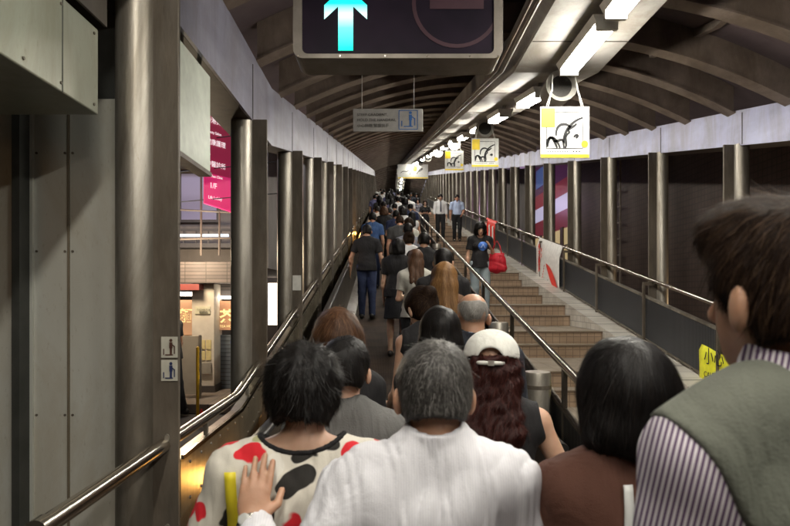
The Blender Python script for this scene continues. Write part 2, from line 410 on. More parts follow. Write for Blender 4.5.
for x, y in ((-.25, -1.1), (-.25, .55)):  # two lamps added out of view to brighten the foreground
    o = copy_tree(lamp0); o.location = (x, y, base(y) + arch(x) - .05); o.rotation_euler = (0, 0, 0)
    for ch in o.children: ch.location.x -= 0
    tag(o, 'added unseen fluorescent lamp under the landing roof that brightens the foreground', 'lamp', 'added unseen lamps over the landing')

# round speakers and hanging posters
def speaker(y, lab, extra=0):
    zc = tb(y) - .16
    s_ = thing('round_speaker', lab, 'speaker', (TX, y, zc), 'round speakers under the tray')
    MB().lathe([(.0, .02), (.09, .02), (.095, 0), (.135, -.01), (.137, -.03), (.125, .22), (.115, .26), (.0, .26)], (TX, y, zc), 32, 'Y').build('speaker_housing', mat_cache('warm grey housing', (.34, .325, .29)), s_, smooth=True)
    MB().lathe([(.0, -.012), (.092, -.012), (.092, .0), (0, 0)], (TX, y + .012, zc), 32, 'Y').build('speaker_grille', M['meshgrille'], s_)
    MB().box(TX - .015, TX + .015, y + .08, y + .14, zc + .12, tb(y) + .001).build('bracket', M['tray'], s_)
    return s_
def arc(pts, r, g, n=8): g.tube(pts, r, n)
def bez(p, n=14):
    p = [np.array(q, float) for q in p]; out = []
    for i in range(n + 1):
        t = i / n; q = [a for a in p]
        while len(q) > 1: q = [q[j] * (1 - t) + q[j + 1] * t for j in range(len(q) - 1)]
        out.append(q[0])
    return out
def stroke(g, pts, y, w, x0, z0, s):      # a flat ink line on a board facing -Y
    P = [np.array(p, float) for p in bez(pts)]
    L_, R_ = [], []
    for i, p in enumerate(P):
        t = P[min(i + 1, len(P) - 1)] - P[max(i - 1, 0)]; t = t / (np.linalg.norm(t) + 1e-9); nrm = np.array([-t[1], t[0]])
        ww = w * (.7 + .5 * math.sin(math.pi * i / (len(P) - 1)))
        L_.append(p + nrm * ww); R_.append(p - nrm * ww)
    vs = [(x0 + q[0] * s, y, z0 + q[1] * s) for q in L_ + R_]; n = len(P)
    g.add(vs, [(i, i + 1, n + i + 1, n + i) for i in range(n - 1)])
def poster(y, ztop, lab, w=.41, h=.43, strings=True, xc=TX):
    p = thing('hanging_poster', lab, 'poster', (xc, y - .02, ztop), 'white posters hanging from the speakers')
    yb = y - .02; x0 = xc - w / 2; z0 = ztop - h
    MB().box(x0, x0 + w, yb, yb + .012, z0, ztop).build('board', mat_cache('poster board', (.62, .62, .59)), p)
    MB().box(x0 + .002, x0 + w - .002, yb - .002, yb - .0005, z0 + .002, z0 + .03 * h / .43).build('yellow_bar', M['yellow'], p)
    MB().box(x0 + .02 * w, x0 + .30 * w, yb - .004, yb - .002, ztop - .40 * h, ztop - .03 * h).build('yellow_square', M['yellow'], p)
    MB().lathe([(0, 0), (.07 * w, 0), (.07 * w, -.002), (0, -.002)], (x0 + .90 * w, yb - .003, z0 + .27 * h), 14, 'Y').build('yellow_dot', M['yellow'], p)
    g = MB(); S = w; f = yb - .0022
    fr = [(.12, .19), (.12, .93), (.86, .93), (.86, .19)]
    for a, b_ in zip(fr, fr[1:] + fr[:1]): stroke(g, [a, b_], f, .007, x0, z0, S)
    # abstract brush strokes: two rounded hill-like shapes and a leaf
    for q in ([(.14, .22), (.2, .62), (.3, .3), (.34, .2)], [(.13, .26), (.12, .45), (.3, .5), (.4, .2)],
              [(.48, .2), (.42, .5), (.62, .75), (.86, .82)], [(.5, .2), (.58, .3), (.42, .42), (.6, .52)],
              [(.32, .45), (.3, .7), (.5, .75), (.62, .62)], [(.26, .35), (.35, .3), (.45, .45), (.47, .3)],
              [(.6, .52), (.5, .6), (.66, .6), (.74, .7)], [(.68, .42), (.73, .5), (.8, .45), (.72, .4)]):
        stroke(g, q, f, .024, x0, z0, S)
    for k in range(9): stroke(g, [(.14 + k * .05, .13), (.165 + k * .05, .13)], f, .008, x0, z0, S)
    for k in range(3): stroke(g, [(.66 + k * .06, .13), (.69 + k * .06, .13)], f, .012, x0, z0, S)
    g.build('ink_drawing', M['ink'], p)
    if strings:
        zt = ztop + .28
        for sx in (-1, 1):
            for o_ in (0, .018):
                g = MB(); g.tube([(xc + sx * (w / 2 - .045 - o_), yb + .006, ztop - .01), (xc + sx * (.11 - o_ * .3), yb + .0, ztop + .14), (xc + sx * .095, yb + .03, zt)], .0035, 6); g.build('string', M['white'], p)
    return p
_mc = {}
def mat_cache(n, c, r=.55):
    if n not in _mc: _mc[n] = mat_flat(n, c, r)
    return _mc[n]
speaker(5.14, 'large round white speaker above the nearest yellow and white poster')
speaker(9.1, 'round speaker above the second hanging poster')
speaker(13.2, 'round speaker above the third hanging poster')
for k in range(4): speaker(17.3 + 4.1 * k, 'small round speaker in the receding row under the tray')
poster(5.05, 3.23, 'nearest white poster with yellow corner square and black line drawing')
poster(9.1, 4.02, 'second white poster hanging beyond the nearest one')
poster(13.2, 4.82, 'third and smallest square poster in the hanging row')
# far wide banner
p = thing('hanging_banner', 'wide pale banner with black brush strokes hanging far up over the escalator', 'banner', (TX, 33.5, 8.9))
MB().box(TX - .85, TX + .85, 33.5, 33.515, 8.15, 8.95).build('board', mat_cache('poster board', (.62, .62, .59)), p)
g = MB()
for q in ([(.1, .15), (.2, .3), (.3, .1), (.4, .3)], [(.4, .1), (.5, .4), (.6, .1), (.62, .3)], [(.62, .12), (.8, .4), (.9, .3), (.7, .2)]):
    stroke(g, q, 33.497, .012, TX - .85, 8.2, 1.7)
g.build('ink_drawing', M['ink'], p)
MB().box(TX + .0, TX + .22, 33.494, 33.498, 8.6, 8.93).build('yellow_square', M['yellow'], p)
MB().box(TX - .84, TX + .84, 33.494, 33.498, 8.16, 8.22).build('yellow_bar', M['yellow'], p)
for s in (-.3, .3): MB().box(TX + s - .005, TX + s + .005, 33.5, 33.51, 8.95, tb(33.5)).build('wire', M['white'], p)

# ------------------------------------------------------------------ overhead direction display
d1 = 3.1
def rrect(x0, x1, z0, z1, r, n=6):
    out = []
    for cx, cz, a in ((x1 - r, z1 - r, 0), (x0 + r, z1 - r, 90), (x0 + r, z0 + r, 180), (x1 - r, z0 + r, 270)):
        for k in range(n + 1):
            q = R(a + 90 * k / n); out.append((cx + r * math.cos(q), cz + r * math.sin(q)))
    return out
px = lambda X: (X - 386) / 600 * d1
pz = lambda Y: EYE + (295 - Y) / 600 * d1
sx0, sx1, sz0, sz1 = px(293), px(503), pz(58), pz(58) + .62
dis = thing('direction_display', 'large black overhead display box with glowing cyan up arrow', 'sign', ((sx0 + sx1) / 2, d1, sz1))
out = rrect(sx0, sx1, sz0, sz1, .05); inn = rrect(px(302), px(494), pz(54) + .002, sz1 - .045, .03)
g = MB(); n = len(out)
bk = rrect(sx0 + .02, sx1 - .02, sz0 + .02, sz1 - .02, .05)
V = [(x, d1, z) for x, z in out] + [(x, d1, z) for x, z in inn] + [(x, d1 + .02, z) for x, z in inn] + [(x, d1 + .24, z) for x, z in out] 
F = []
for i in range(n):
    j = (i + 1) % n
    F += [(i, j, n + j, n + i), (n + i, n + j, 2 * n + j, 2 * n + i), (i, 3 * n + i, 3 * n + j, j)]
F.append(tuple(3 * n + i for i in range(n)))
g.add(V, F); g.build('casing', mat_noise('display casing steel', (.17, .15, .125), (.26, .23, .20), 8, .4, .7, (1, 1, 1), .15, 60), dis)
mf, nt, b = new_mat('display glass')
v = coords(nt); n_ = N(nt, 'ShaderNodeTexNoise', Scale=3.5); nt.links.new(v, n_.inputs['Vector'])
nt.links.new(ramp(nt, n_.outputs['Fac'], [(.35, (.008, .004, .012)), (.7, (.02, .010, .024))]), b.inputs['Base Color']); b.inputs['Roughness'].default_value = .45; b.inputs['Specular IOR Level'].default_value = .15
MB().poly([(x, d1 + .015, z) for x, z in inn], (0, .01, 0)).build('screen', mf, dis)
ya = d1 + .011
A = [(338, 49.5), (353, 49.5), (353, 5), (367, 18), (367, 4), (345.5, -16), (324, 4), (324, 18), (338, 5)]
ma, nt, b = new_mat('glowing cyan arrow')
v = coords(nt); sp = nt.nodes.new('ShaderNodeSeparateXYZ'); nt.links.new(v, sp.inputs[0])
mr = N(nt, 'ShaderNodeMapRange'); mr.inputs['From Min'].default_value = pz(50) - sz1; mr.inputs['From Max'].default_value = pz(-16) - sz1
nt.links.new(sp.outputs['Z'], mr.inputs['Value'])
nt.links.new(ramp(nt, mr.outputs['Result'], [(.05, (0, .62, .46)), (.35, (.12, .85, .68)), (.55, (.6, 1, .92)), (.72, (.0, .66, .55)), (1, (0, .6, .52))]), b.inputs['Emission Color'])
b.inputs['Emission Strength'].default_value = 1.5; b.inputs['Base Color'].default_value = (0, .1, .1, 1)
MB().poly([(px(x), ya, pz(y)) for x, y in A], (0, .003, 0)).build('arrow', ma, dis)
cx, cz, rr = px(457), pz(2), 45 / 600 * d1
g = MB(); k = 40
g.add([(cx + r_ * math.cos(2 * math.pi * i / k), ya, cz + r_ * math.sin(2 * math.pi * i / k)) for r_ in (rr, rr - .02) for i in range(k)],
      [(i, (i + 1) % k, k + (i + 1) % k, k + i) for i in range(k)])
g.add([(cx - .14, ya, cz - .03), (cx + .14, ya, cz - .03), (cx + .14, ya, cz + .03), (cx - .14, ya, cz + .03)], [(0, 1, 2, 3)])
g.build('unlit_no_entry_ring', mat_cache('unlit dark red', (.045, .008, .02)), dis)
for x in (sx0 + .2, sx1 - .2): MB().box(x - .02, x + .02, d1 + .1, d1 + .14, sz1, 3.95).build('hanger', M['tray'], dis)
g = MB()
for X in (298, 340, 385, 427, 470, 498): g.lathe([(.005, 0), (.005, -.003)], (px(X), d1, pz(56)), 8, 'Y')
g.build('screw', M['steel_rail'], dis)

# small hanging handrail notice
d2 = 6.5; qx = lambda X: (X - 386) / 600 * d2; qz = lambda Y: EYE + (295 - Y) / 600 * d2
hs = thing('handrail_notice', 'small grey hanging notice with blue handrail pictogram', 'sign', (qx(388), d2, qz(108)))
MB().box(qx(353), qx(423), d2, d2 + .015, qz(131.5), qz(108.5)).build('plate', mat_cache('grey notice plate', (.40, .385, .36)), hs, bevel=.006)
MT = mat_cache('grey lettering', (.10, .095, .09))
text('lettering', 'STEEP GRADIENT,', .042, (qx(357), d2 - .004, qz(116)), FACE_CAM, MT, hs)
text('lettering', 'HOLD THE HANDRAIL', .042, (qx(357), d2 - .004, qz(121.3)), FACE_CAM, MT, hs)
text('lettering', '小心斜路 緊握扶手', .042, (qx(357), d2 - .004, qz(127)), FACE_CAM, MT, hs)
g = MB(); f = d2 - .003
def pt(a, b_): return (qx(399) + a * qx(386 + 18.5), f, qz(129.3) + b_ * (qz(0) - qz(18.8)))
def bar(g, a, b_, w, fn=pt):
    A_, B_ = np.array(fn(*a)), np.array(fn(*b_)); t = B_ - A_; t = t / np.linalg.norm(t); nn = np.array([-t[2], 0, t[0]]) * w
    g.add([A_ + nn, B_ + nn, B_ - nn, A_ - nn], [(0, 1, 2, 3)])
def pictogram(g, fn, w):
    for a, b_ in (((.15, .15), (.15, .45)), ((.25, .15), (.75, .15)), ((.85, .2), (.85, .6)), ((.68, .68), (.86, .55))): bar(g, a, b_, w * .7, fn)
    bar(g, (.62, .18), (.62, .5), w * 1.4, fn); bar(g, (.62, .48), (.62, .78), w * 2, fn)
    c_ = np.array(fn(.62, .88)); k = 10; rr_ = w * 2
    g.add([c_ + rr_ * np.array([math.cos(2 * math.pi * i / k), 0, math.sin(2 * math.pi * i / k)]) for i in range(k)], [tuple(range(k))])
pictogram(g, pt, .008)
for a, b_ in (((0, 0), (1, 0)), ((1, 0), (1, 1)), ((1, 1), (0, 1)), ((0, 1), (0, 0))): bar(g, a, b_, .004)
g.build('pictogram', M['blue'], hs)
for x in (362, 414): MB().tube([(qx(x), d2 + .007, qz(108.5)), (qx(x), d2 + .007, base(d2) + arch(0) + .02)], .004, 6).build('wire', M['white'], hs)

# ------------------------------------------------------------------ left handrail and low wall
lw = thing('left_handrail', 'steel tube handrail over a riveted brown panel wall along the left side', 'handrail', (-.95, 1.7, 0))
yss = [1.7, Y0, Y1, YE]
g = MB(); g.tube([(-.96, y, 1.0 + LF(y)) for y in (1.66, Y0 - .04, Y0 + .04, Y1)], .03, 16)
g.lathe([(.034, 0), (.034, -.05), (.0, -.05)], (-.96, 1.69, 1.0), 16, 'Y')
g.build('rail_tube', M['steel_rail'], lw, smooth=True)
MB().sweep([(-.93, .905), (-.915, .905), (-.915, .925), (-.93, .925)], [2.72, Y0, Y1], LF).build('bright_edge', M['steel_rail'], lw)
MB().sweep([(-1.0, .64), (-.93, .64), (-.93, .905), (-1.0, .905)], [2.72, Y0, Y1], LF).build('riveted_band', M['band'], lw)
MB().sweep([(-1.0, -.1), (-.955, -.1), (-.955, .64), (-1.0, .64)], [2.72, Y0, Y1], LF).build('wall_panel', M['band'], lw)
g = MB()
for y in np.arange(2.85, 16, .17):
    for zz in (.69, .86): g.lathe([(.009, 0), (.006, .005)], (-.93, y, zz + LF(y)), 8, 'X')
g.build('rivets', M['fin'], lw)
for y in np.arange(3.2, 40, .96): MB().box(-.97, -.95, y - .012, y + .012, .9 + LF(y), .975 + LF(y)).build('rail_bracket', M['steel'], lw)

# ------------------------------------------------------------------ centre handrail and barrier
cr = thing('centre_handrail', 'sloping steel handrail between the escalator and the stairs', 'handrail', (1.33, 3.0, 0))
g = MB(); g.tube([(1.33, y, 1.0 + LF(y)) for y in (2.6, Y0 - .03, Y0 + .03, Y1)], .03, 16); g.build('rail_tube', M['steel_rail'], cr, smooth=True)
MB().sweep([(1.32, .05), (1.345, .05), (1.345, .66), (1.32, .66)], [2.6, Y0, Y1], LF).build('barrier_panel', M['mesh'], cr)
MB().sweep([(1.31, .66), (1.355, .66), (1.355, .69), (1.31, .69)], [2.6, Y0, Y1], LF).build('panel_edge', M['fin'], cr)
for y in list(np.arange(2.62, 50, 1.86)): MB().box(1.315, 1.35, y - .02, y + .02, LF(y), .99 + LF(y)).build('post', M['fin'], cr)
for i, y in enumerate((4.75, 6.4, 12.5, 14.2)):
    b_ = thing('steel_bollard', ['short steel drum bollard beside the lower end of the centre rail', 'steel drum bollard at the feet of the woman with the red bag',
                                 'steel drum bollard partly hidden by the centre rail further up', 'farthest steel drum bollard along the centre rail'][i], 'bollard', (1.2, y, floor_z(y)), 'steel bollards along the centre rail')
    MB().lathe([(.105, .0), (.105, .85), (.098, .87), (0, .87)], (1.2, y, floor_z(y)), 28).build('bollard_drum', M['steel'], b_, smooth=True)
    MB().lathe([(.107, .74), (.107, .77)], (1.2, y, floor_z(y)), 28).build('collar', M['fin'], b_, smooth=True)

# ------------------------------------------------------------------ right guard rail
gr = thing('right_guardrail', 'right guard rail with round steel top tube over dark ribbed panels', 'railing', (3.72, 4.65, 0))
GX = 3.68
g = MB(); g.tube([(GX, y, 1.0 + LF(y)) for y in (3.9, Y1)], .028, 16); g.build('rail_tube', M['steel_rail'], gr, smooth=True)
MB().sweep([(GX - .09, .20), (GX - .07, .20), (GX - .07, .76), (GX - .09, .76)], [3.9, Y1], LF).build('mesh_panel', M['mesh'], gr)
for a in (.76, .172): MB().sweep([(GX - .105, a), (GX - .055, a), (GX - .055, a + .028), (GX - .105, a + .028)], [3.9, Y1], LF).build('panel_edge', M['fin'] if a < .5 else M['steel'], gr)
for y in YRc[:25]:
    y = y - .08; MB().box(GX - .135, GX - .1055, y - .02, y + .02, .15 + LF(y), .93 + LF(y)).box(GX - .135, GX + .01, y - .012, y + .012, .93 + LF(y), .975 + LF(y)).build('post', M['fin'], gr)
for y in np.arange(4.2, 24, .31): MB().lathe([(.012, 0), (.012, -.03)], (GX - .105, y, .187 + LF(y)), 8, 'X').build('fixing', M['steel_rail'], gr)

# banners on the right rail, hanging down inside
def rail_banner(y0, y1, h, mat, label, art, drop=0):
    o = thing('rail_banner', label, 'banner', (GX - .04, (y0 + y1) / 2, 1.0 + LF((y0 + y1) / 2)))
    g = MB(); ny, nz = 14, 8; vs = []
    for i in range(ny + 1):
        y = y0 + (y1 - y0) * i / ny
        for j in range(nz + 1):
            zz = 1.03 - drop + LF(y) - h * j / nz
            vs.append((GX - .125 - .012 * math.sin(i * 1.1 + j * .4) * (j / nz) + .075 * max(0, 1 - j / 2.0), y, zz))
    fs = [(i * (nz + 1) + j, (i + 1) * (nz + 1) + j, (i + 1) * (nz + 1) + j + 1, i * (nz + 1) + j + 1) for i in range(ny) for j in range(nz)]
    g.add(vs, fs); c = g.build('banner_cloth', mat, o, smooth=True)
    sol = c.modifiers.new('t', 'SOLIDIFY'); sol.thickness = .002
    art(o, y0, y1, h)
    return o
def art_red(o, y0, y1, h):
    xb = GX - .142; L = y1 - y0
    g = MB()
    def P(u, v): y = y1 - u * L; return (xb, y, 1.03 + LF(y) - v * h)     # u from the left edge as read
    # broad red sweep at the lower right
    k = 12; up = [P(.62 + .05 * i / k, .52 + .0 * i) for i in range(1)]
    o1 = [P(.48 + .5 * (i / k), .50 + .46 * (i / k) ** 2.2) for i in range(k + 1)]
    o2 = [P(.48 + .30 * (i / k), .50 + .46 * (i / k) ** .75) for i in range(k + 1)]
    vs = o1 + o2; g.add(vs, [(i, i + 1, k + 2 + i, k + 1 + i) for i in range(k)])
    for i in range(6):
        a = P(.42 - .02 * i, .55 + .07 * i); b_ = P(.40 - .02 * i, .60 + .07 * i); g.tube([a, b_], .006, 5)
    g.build('red_shape', M['red'], o)
    yb = y1 - .13 * L
    for i, ch in enumerate('香港賽馬會'[:4]):
        y = yb; text('red_character', ch, .19, (xb - .002, y, 1.03 + LF(y) - .30 - .155 * i), FACE_LEFT, M['red'], o, bold=.004)
    y = yb - .24
    for i, ch in enumerate('樂活'): text('red_character', ch, .10, (xb - .002, y, 1.03 + LF(y) - .28 - .13 * i), FACE_LEFT, M['red'], o)
rail_banner(12.3, 14.2, .98, M['banner'], 'white banner with red characters and red sweep hanging on the right rail', art_red)
def art_r2(o, y0, y1, h):
    g = MB(); xb = GX - .142
    for i in range(3):
        y = y0 + (y1 - y0) * (i + .5) / 3; zz = 1.0 + LF(y); MB().box(xb, xb + .004, y - .12, y + .12, zz - .8, zz - .15).build('pale_print', M['banner'], o)
rail_banner(19.6, 21.6, .95, M['red'], 'red banner with pale print on the right rail behind the woman with the red bag', art_r2)
rail_banner(28.5, 30.6, .95, M['banner'], 'pale pinkish banner far up the right rail beside the two men', lambda o, a, b_, h: MB().box(GX - .144, GX - .141, a + .4, a + 1.0, LF(a) + .35, LF(a) + .9).build('red_print', M['red'], o))
def art_y(o, y0, y1, h):
    xb = GX - .142
    for i, s_ in enumerate(('小心', 'CAUTION')):
        y = y1 - .14; text('lettering', s_, .2 if i == 0 else .09, (xb, y, .60 + LF(y) - .24 - .16 * i), FACE_LEFT, M['ink'], o)
rail_banner(5.85, 6.82, .58, M['ybanner'], 'bright yellow banner with black lettering beside the neck of the man in the vest', art_y, .43)

# ------------------------------------------------------------------ left cabinet panels
cb = thing('metal_cabinet', 'grey green steel cabinet wall with projecting upper box at the left edge', 'cabinet', (-1.5, 2.75, 0))
g = MB().box(-1.9, -1.15, -1, 2.40, 2.37, 2.71); g.build('upper_box', M['cabinet_box'], cb, bevel=.006)
MB().box(-1.62, -1.17, 2.75, 2.80, -.05, 2.55).build('door_panel', M['cabinet'], cb, bevel=.004)
MB().box(-2.6, -1.665, 2.70, 2.76, -.05, 2.55).build('door_panel', M['cabinet'], cb, bevel=.004)
MB().box(-1.66, -1.625, 2.66, 2.80, -.05, 2.55).build('door_post', M['cabinet_dark'], cb)
MB().box(-1.458, -1.448, 2.743, 2.752, -.05, 2.53).build('door_seam', mat_cache('seam rust', (.16, .13, .09)), cb)
MB().box(-2.6, -1.13, 2.81, 2.84, -.05, 3.3).build('back_plate', M['cabinet_dark'], cb)
MB().box(-1.135, -1.125, -1, 2.42, 2.73, 2.96).build('upper_beam', M['soffit'], cb)
MB().box(-1.625, -1.612, 2.735, 2.75, -.05, 2.55).build('door_edge', M['cabinet'], cb)
for xx, zz in [(x_, z_) for x_ in (-1.60, -1.47, -1.435, -1.2) for z_ in (.35, 1.1, 1.85, 2.3)]: MB().lathe([(.006, 0), (.006, -.004)], (xx, 2.749, zz), 8, 'Y').build('screw', M['fin'], cb)
for yy in (1.9, 2.12, 2.36):
    for zz in (2.4, 2.68): MB().lathe([(.006, 0), (.006, .004)], (-1.149, yy, zz), 8, 'X').build('screw', M['fin'], cb)
MB().box(-1.152, -1.148, 2.13, 2.134, 2.372, 2.708).build('box_joint', M['cabinet_dark'], cb)
for k_, (xc_, rr_) in enumerate(((1.02, .018), (.97, .012))):
    MB().tube([(xc_, y, 3.62 + LR(y)) for y in YSR], rr_, 8).build('cable_conduit', M['rib' if k_ else 'tray'], tray, smooth=True)
# stickers on the nearest fin
stk = thing('safety_sticker', 'upper of the two small pale stickers, with a falling figure', 'sticker', (-.925, 2.585, 1.6), 'stickers on the nearest column')
def stick(o, z0, mat_, cols):
    MB().box(-.968, -.898, 2.583, 2.586, z0, z0 + .09).build('sticker_sheet', mat_cache('sticker paper', (.52, .50, .42)), o)
    fn = lambda a, b_: (-.966 + .066 * a, 2.580, z0 + .085 * b_)
    g = MB(); pictogram(g, fn, .0035); g.build('pictogram', mat_, o)
stick(stk, 1.38, mat_cache('brown ink', (.08, .03, .02)), None)
stk = thing('safety_sticker', 'lower of the two small pale stickers, with a standing blue figure', 'sticker', (-.925, 2.585, 1.5), 'stickers on the nearest column')
stick(stk, 1.28, mat_cache('navy ink', (.02, .03, .10)), None)
nt_ = thing('small_notice', 'small white notice on the fourth left column above the handrail', 'notice', (-.93, 8.3, 1.9))
MB().box(-1.0, -.91, YL[2] - .02, YL[2] - .014, 1.70, 1.86).build('notice_sheet', M['white'], nt_)

# pale light box outside the first bay and the pink street sign
lb = thing('hanging_light_box', 'pale grey green flat box hanging outside between the first two left columns', 'sign box', (-1.06, 3.26, 2.93))
MB().box(-1.09, -1.03, 3.0, 3.52, 2.37, 2.93).build('box_body', mat_flat('pale box enamel', (.60, .64, .55), .4), lb, bevel=.006)
MB().box(-1.10, -1.025, 2.99, 3.53, 2.345, 2.368).build('bottom_rim', M['fin'], lb)
for y in (3.1, 3.4): MB().box(-1.07, -1.05, y - .01, y + .01, 2.93, 2.962).build('hanger', M['fin'], lb)
# ------------------------------------------------------------------ street outside, left
def tw(x, d): return (x - 386) / 600 * d
def th(y, d): return EYE + (295 - y) / 600 * d
ps = thing('pink_street_sign', 'pink vertical shop sign with white characters hanging outside the left columns', 'sign', (tw(218, 9.3), 9.3, 4.5))
d = 9.3
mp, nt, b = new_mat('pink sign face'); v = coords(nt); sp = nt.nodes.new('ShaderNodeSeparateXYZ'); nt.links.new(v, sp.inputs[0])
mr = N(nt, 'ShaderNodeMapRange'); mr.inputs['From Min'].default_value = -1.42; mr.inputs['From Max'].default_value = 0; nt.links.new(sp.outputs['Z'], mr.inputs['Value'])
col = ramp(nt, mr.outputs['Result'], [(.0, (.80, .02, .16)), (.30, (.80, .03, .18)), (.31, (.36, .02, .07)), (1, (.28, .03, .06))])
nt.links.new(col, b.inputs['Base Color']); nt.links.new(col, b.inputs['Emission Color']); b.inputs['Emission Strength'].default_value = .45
pgx = lambda u: (tw(204, 9.1) + (tw(232, 9.6) - tw(204, 9.1)) * u, 9.1 + .5 * u)
x0, y0_ = pgx(0); x1, y1_ = pgx(1)
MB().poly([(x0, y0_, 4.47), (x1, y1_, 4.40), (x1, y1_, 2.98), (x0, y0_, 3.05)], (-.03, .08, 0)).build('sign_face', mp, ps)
rotp = Matrix.Rotation(math.atan2(y1_ - y0_, x1 - x0), 3, 'Z') @ FACE_CAM
me_ = mat_emit('white sign lettering', (1, .9, .92), .8)
for i, (s_, sz) in enumerate((('香港美容', .10), ('Beauty Salon', .06), ('健康護理', .10), ('Spa', .06), ('中醫診所', .10), ('Dr Chan Clinic', .055), ('  1/F', .12), ('  Lift Lobby', .07))):
    zz = 4.30 - .168 * i
    xa, yb = pgx(.06); text('lettering', s_, sz, (xa + .012, yb - .016, zz), rotp, me_, ps)
g = MB(); [g.tube([(pgx(u)[0], pgx(u)[1] + .03, 4.4), (pgx(u)[0], pgx(u)[1] + .03, 5.3)], .02, 8) for u in (.25, .8)]; g.build('hanger_rod', M['white'], ps)

M['shopwall'] = mat_noise('off white painted pillar', (.52, .46, .38), (.66, .60, .50), 4, .6, 0, (1, 1, 1), .2)
sh = thing('corner_shop', 'lit corner shop with cream pillar, orange signboard and grey shutter across the street', 'shop', (-3.0, 10.4, 0))
def fr(x0, x1, y0, y1, d, dd, name, mat, par, z=None):   # a box whose front shows at these picture marks
    return MB().box(tw(x0, d), tw(x1, d), d, d + dd, th(y1, d), th(y0, d)).build(name, mat, par)
fr(192, 214, 284, 386, 10.2, .5, 'pillar', M['shopwall'], sh)
fr(191, 215, 386, 396, 10.18, .54, 'pillar_base', mat_cache('dark plinth', (.07, .06, .055)), sh)
fr(216.5, 234, 335, 396, 10.6, .08, 'shutter', mat_bricks('grey roller shutter', (.20, .23, .26), (.17, .20, .23), (.08, .09, .1), 3, .07, .4, 'XZ', .008), sh)
fr(216.5, 234, 301, 330, 10.55, .1, 'signboard', mat_emit('orange lit board', (.62, .30, .15), .4), sh)
fr(214, 235, 296, 299, 10.45, .1, 'strip_light', mat_emit('warm white strip', (1, .9, .75), 7), sh)
fr(216, 236, 270, 295, 10.6, .1, 'louvre', mat_bricks('dark louvre', (.09, .08, .08), (.12, .10, .09), (.02, .02, .02), .6, .06, .5, 'XZ'), sh)
fr(150, 192, 300, 335, 10.9, .1, 'signboard', mat_emit('orange lit board two', (.70, .36, .18), .5), sh)
fr(150, 192, 335, 396, 11.0, .1, 'back_wall', mat_cache('shop inner wall', (.40, .26, .16)), sh)
fr(150, 191, 292, 296, 10.7, .12, 'strip_light', mat_emit('warm white strip two', (1, .9, .75), 7), sh)
fr(150, 237, 262, 283, 10.0, 1.2, 'canopy', mat_bricks('slatted dark canopy', (.10, .08, .075), (.14, .11, .10), (.03, .025, .02), .35, .06, .6, 'XZ'), sh)
fr(150, 199, 284, 290, 9.95, .5, 'valance', mat_noise('dark red valance', (.16, .03, .025), (.24, .05, .04), 4, .6), sh)
gm = mat_emit('gold characters', (1, .75, .3), .9)
text('lettering', '茶餐', .26, (tw(219, 10.5), 10.53, th(322, 10.5)), FACE_CAM, gm, sh, bold=.006)
text('lettering', 'TEA HOUSE', .06, (tw(219, 10.5), 10.53, th(327.5, 10.5)), FACE_CAM, gm, sh)
text('lettering', '麵家', .26, (tw(177, 10.8), 10.88, th(321, 10.8)), FACE_CAM, gm, sh, bold=.006)
o = fr(195, 210, 306.5, 314, 10.18, .02, 'street_name_plate', mat_cache('cream plate', (.55, .52, .38)), sh)
text('lettering', 'Cochrane Street', .035, (tw(195.8, 10.1), 10.16, th(310, 10.1)), FACE_CAM, M['ink'], o)
text('lettering', '閣麟街', .05, (tw(198, 10.1), 10.16, th(313.3, 10.1)), FACE_CAM, M['ink'], o)
for a, b_, c in ((199, 205, 340), (206, 211, 340), (199, 205, 351), (206, 211, 351)):
    fr(a, b_, c, c + 9, 10.18, .02, 'paper_notice', mat_cache('yellowish notice paper', (.66, .55, .26)), sh)
fr(199, 211, 363, 374, 10.15, .06, 'meter_box', mat_cache('meter box grey', (.30, .27, .22)), sh)
ho = thing('street_hoarding', 'beige board hoarding beside the cream pillar in the street', 'hoarding', (tw(185, 9.6), 9.6, 0))
MB().box(tw(150, 9.6), tw(201, 9.6), 9.6, 9.64, .06, th(336, 9.6)).build('board', mat_noise('beige board', (.34, .29, .22), (.44, .38, .29), 2, .6), ho)
g = MB(); [g.box(tw(x, 9.6), tw(x, 9.6) + .04, 9.58, 9.6, 0, th(335, 9.6)) for x in (170, 199)]; g.build('post', M['steel'], ho)
yp = thing('yellow_post', 'slim yellow painted post standing at the kerb', 'post', (tw(197.7, 8.25), 8.25, -.16))
MB().lathe([(.022, -.16), (.022, .93), (.0, .95)], (tw(197.7, 8.25), 8.25, 0), 14).build('post_tube', M['yellowpost'], yp, smooth=True)
MB().lathe([(.06, -.16), (.05, -.12), (.024, -.1)], (tw(197.7, 8.25), 8.25, 0), 14).build('post_foot', M['yellowpost'], yp, smooth=True)
cn = thing('traffic_cone', 'small red and white traffic cone beside the yellow post', 'cone', (tw(201.5, 8.35), 8.35, -.16))
cx_ = tw(201.5, 8.35)
MB().lathe([(.075, -.16), (.075, -.14), (.05, -.14), (.036, -.06)], (cx_, 8.35, 0), 16).build('cone_base', M['red'], cn, smooth=True)
MB().lathe([(.036, -.06), (.025, .0)], (cx_, 8.35, 0), 16).build('white_band', M['white'], cn, smooth=True)
MB().lathe([(.025, .0), (.012, .06), (0, .065)], (cx_, 8.35, 0), 16).build('cone_tip', M['red'], cn, smooth=True)
sg = thing('street_pole_sign', 'small round blue sign on a thin white pole by the shutter', 'sign', (tw(235.6, 9.7), 9.7, 0))
MB().lathe([(.018, 0), (.018, th(336, 9.7))], (tw(235.6, 9.7), 9.7, 0), 10).build('pole', M['white'], sg, smooth=True)
MB().lathe([(.0, -.03), (.075, -.03), (.075, -.02), (0, -.02)], (tw(235.6, 9.7), 9.7, th(342, 9.7)), 20, 'Y').build('sign_disc', mat_emit('blue disc', (.03, .08, .4), .3), sg)
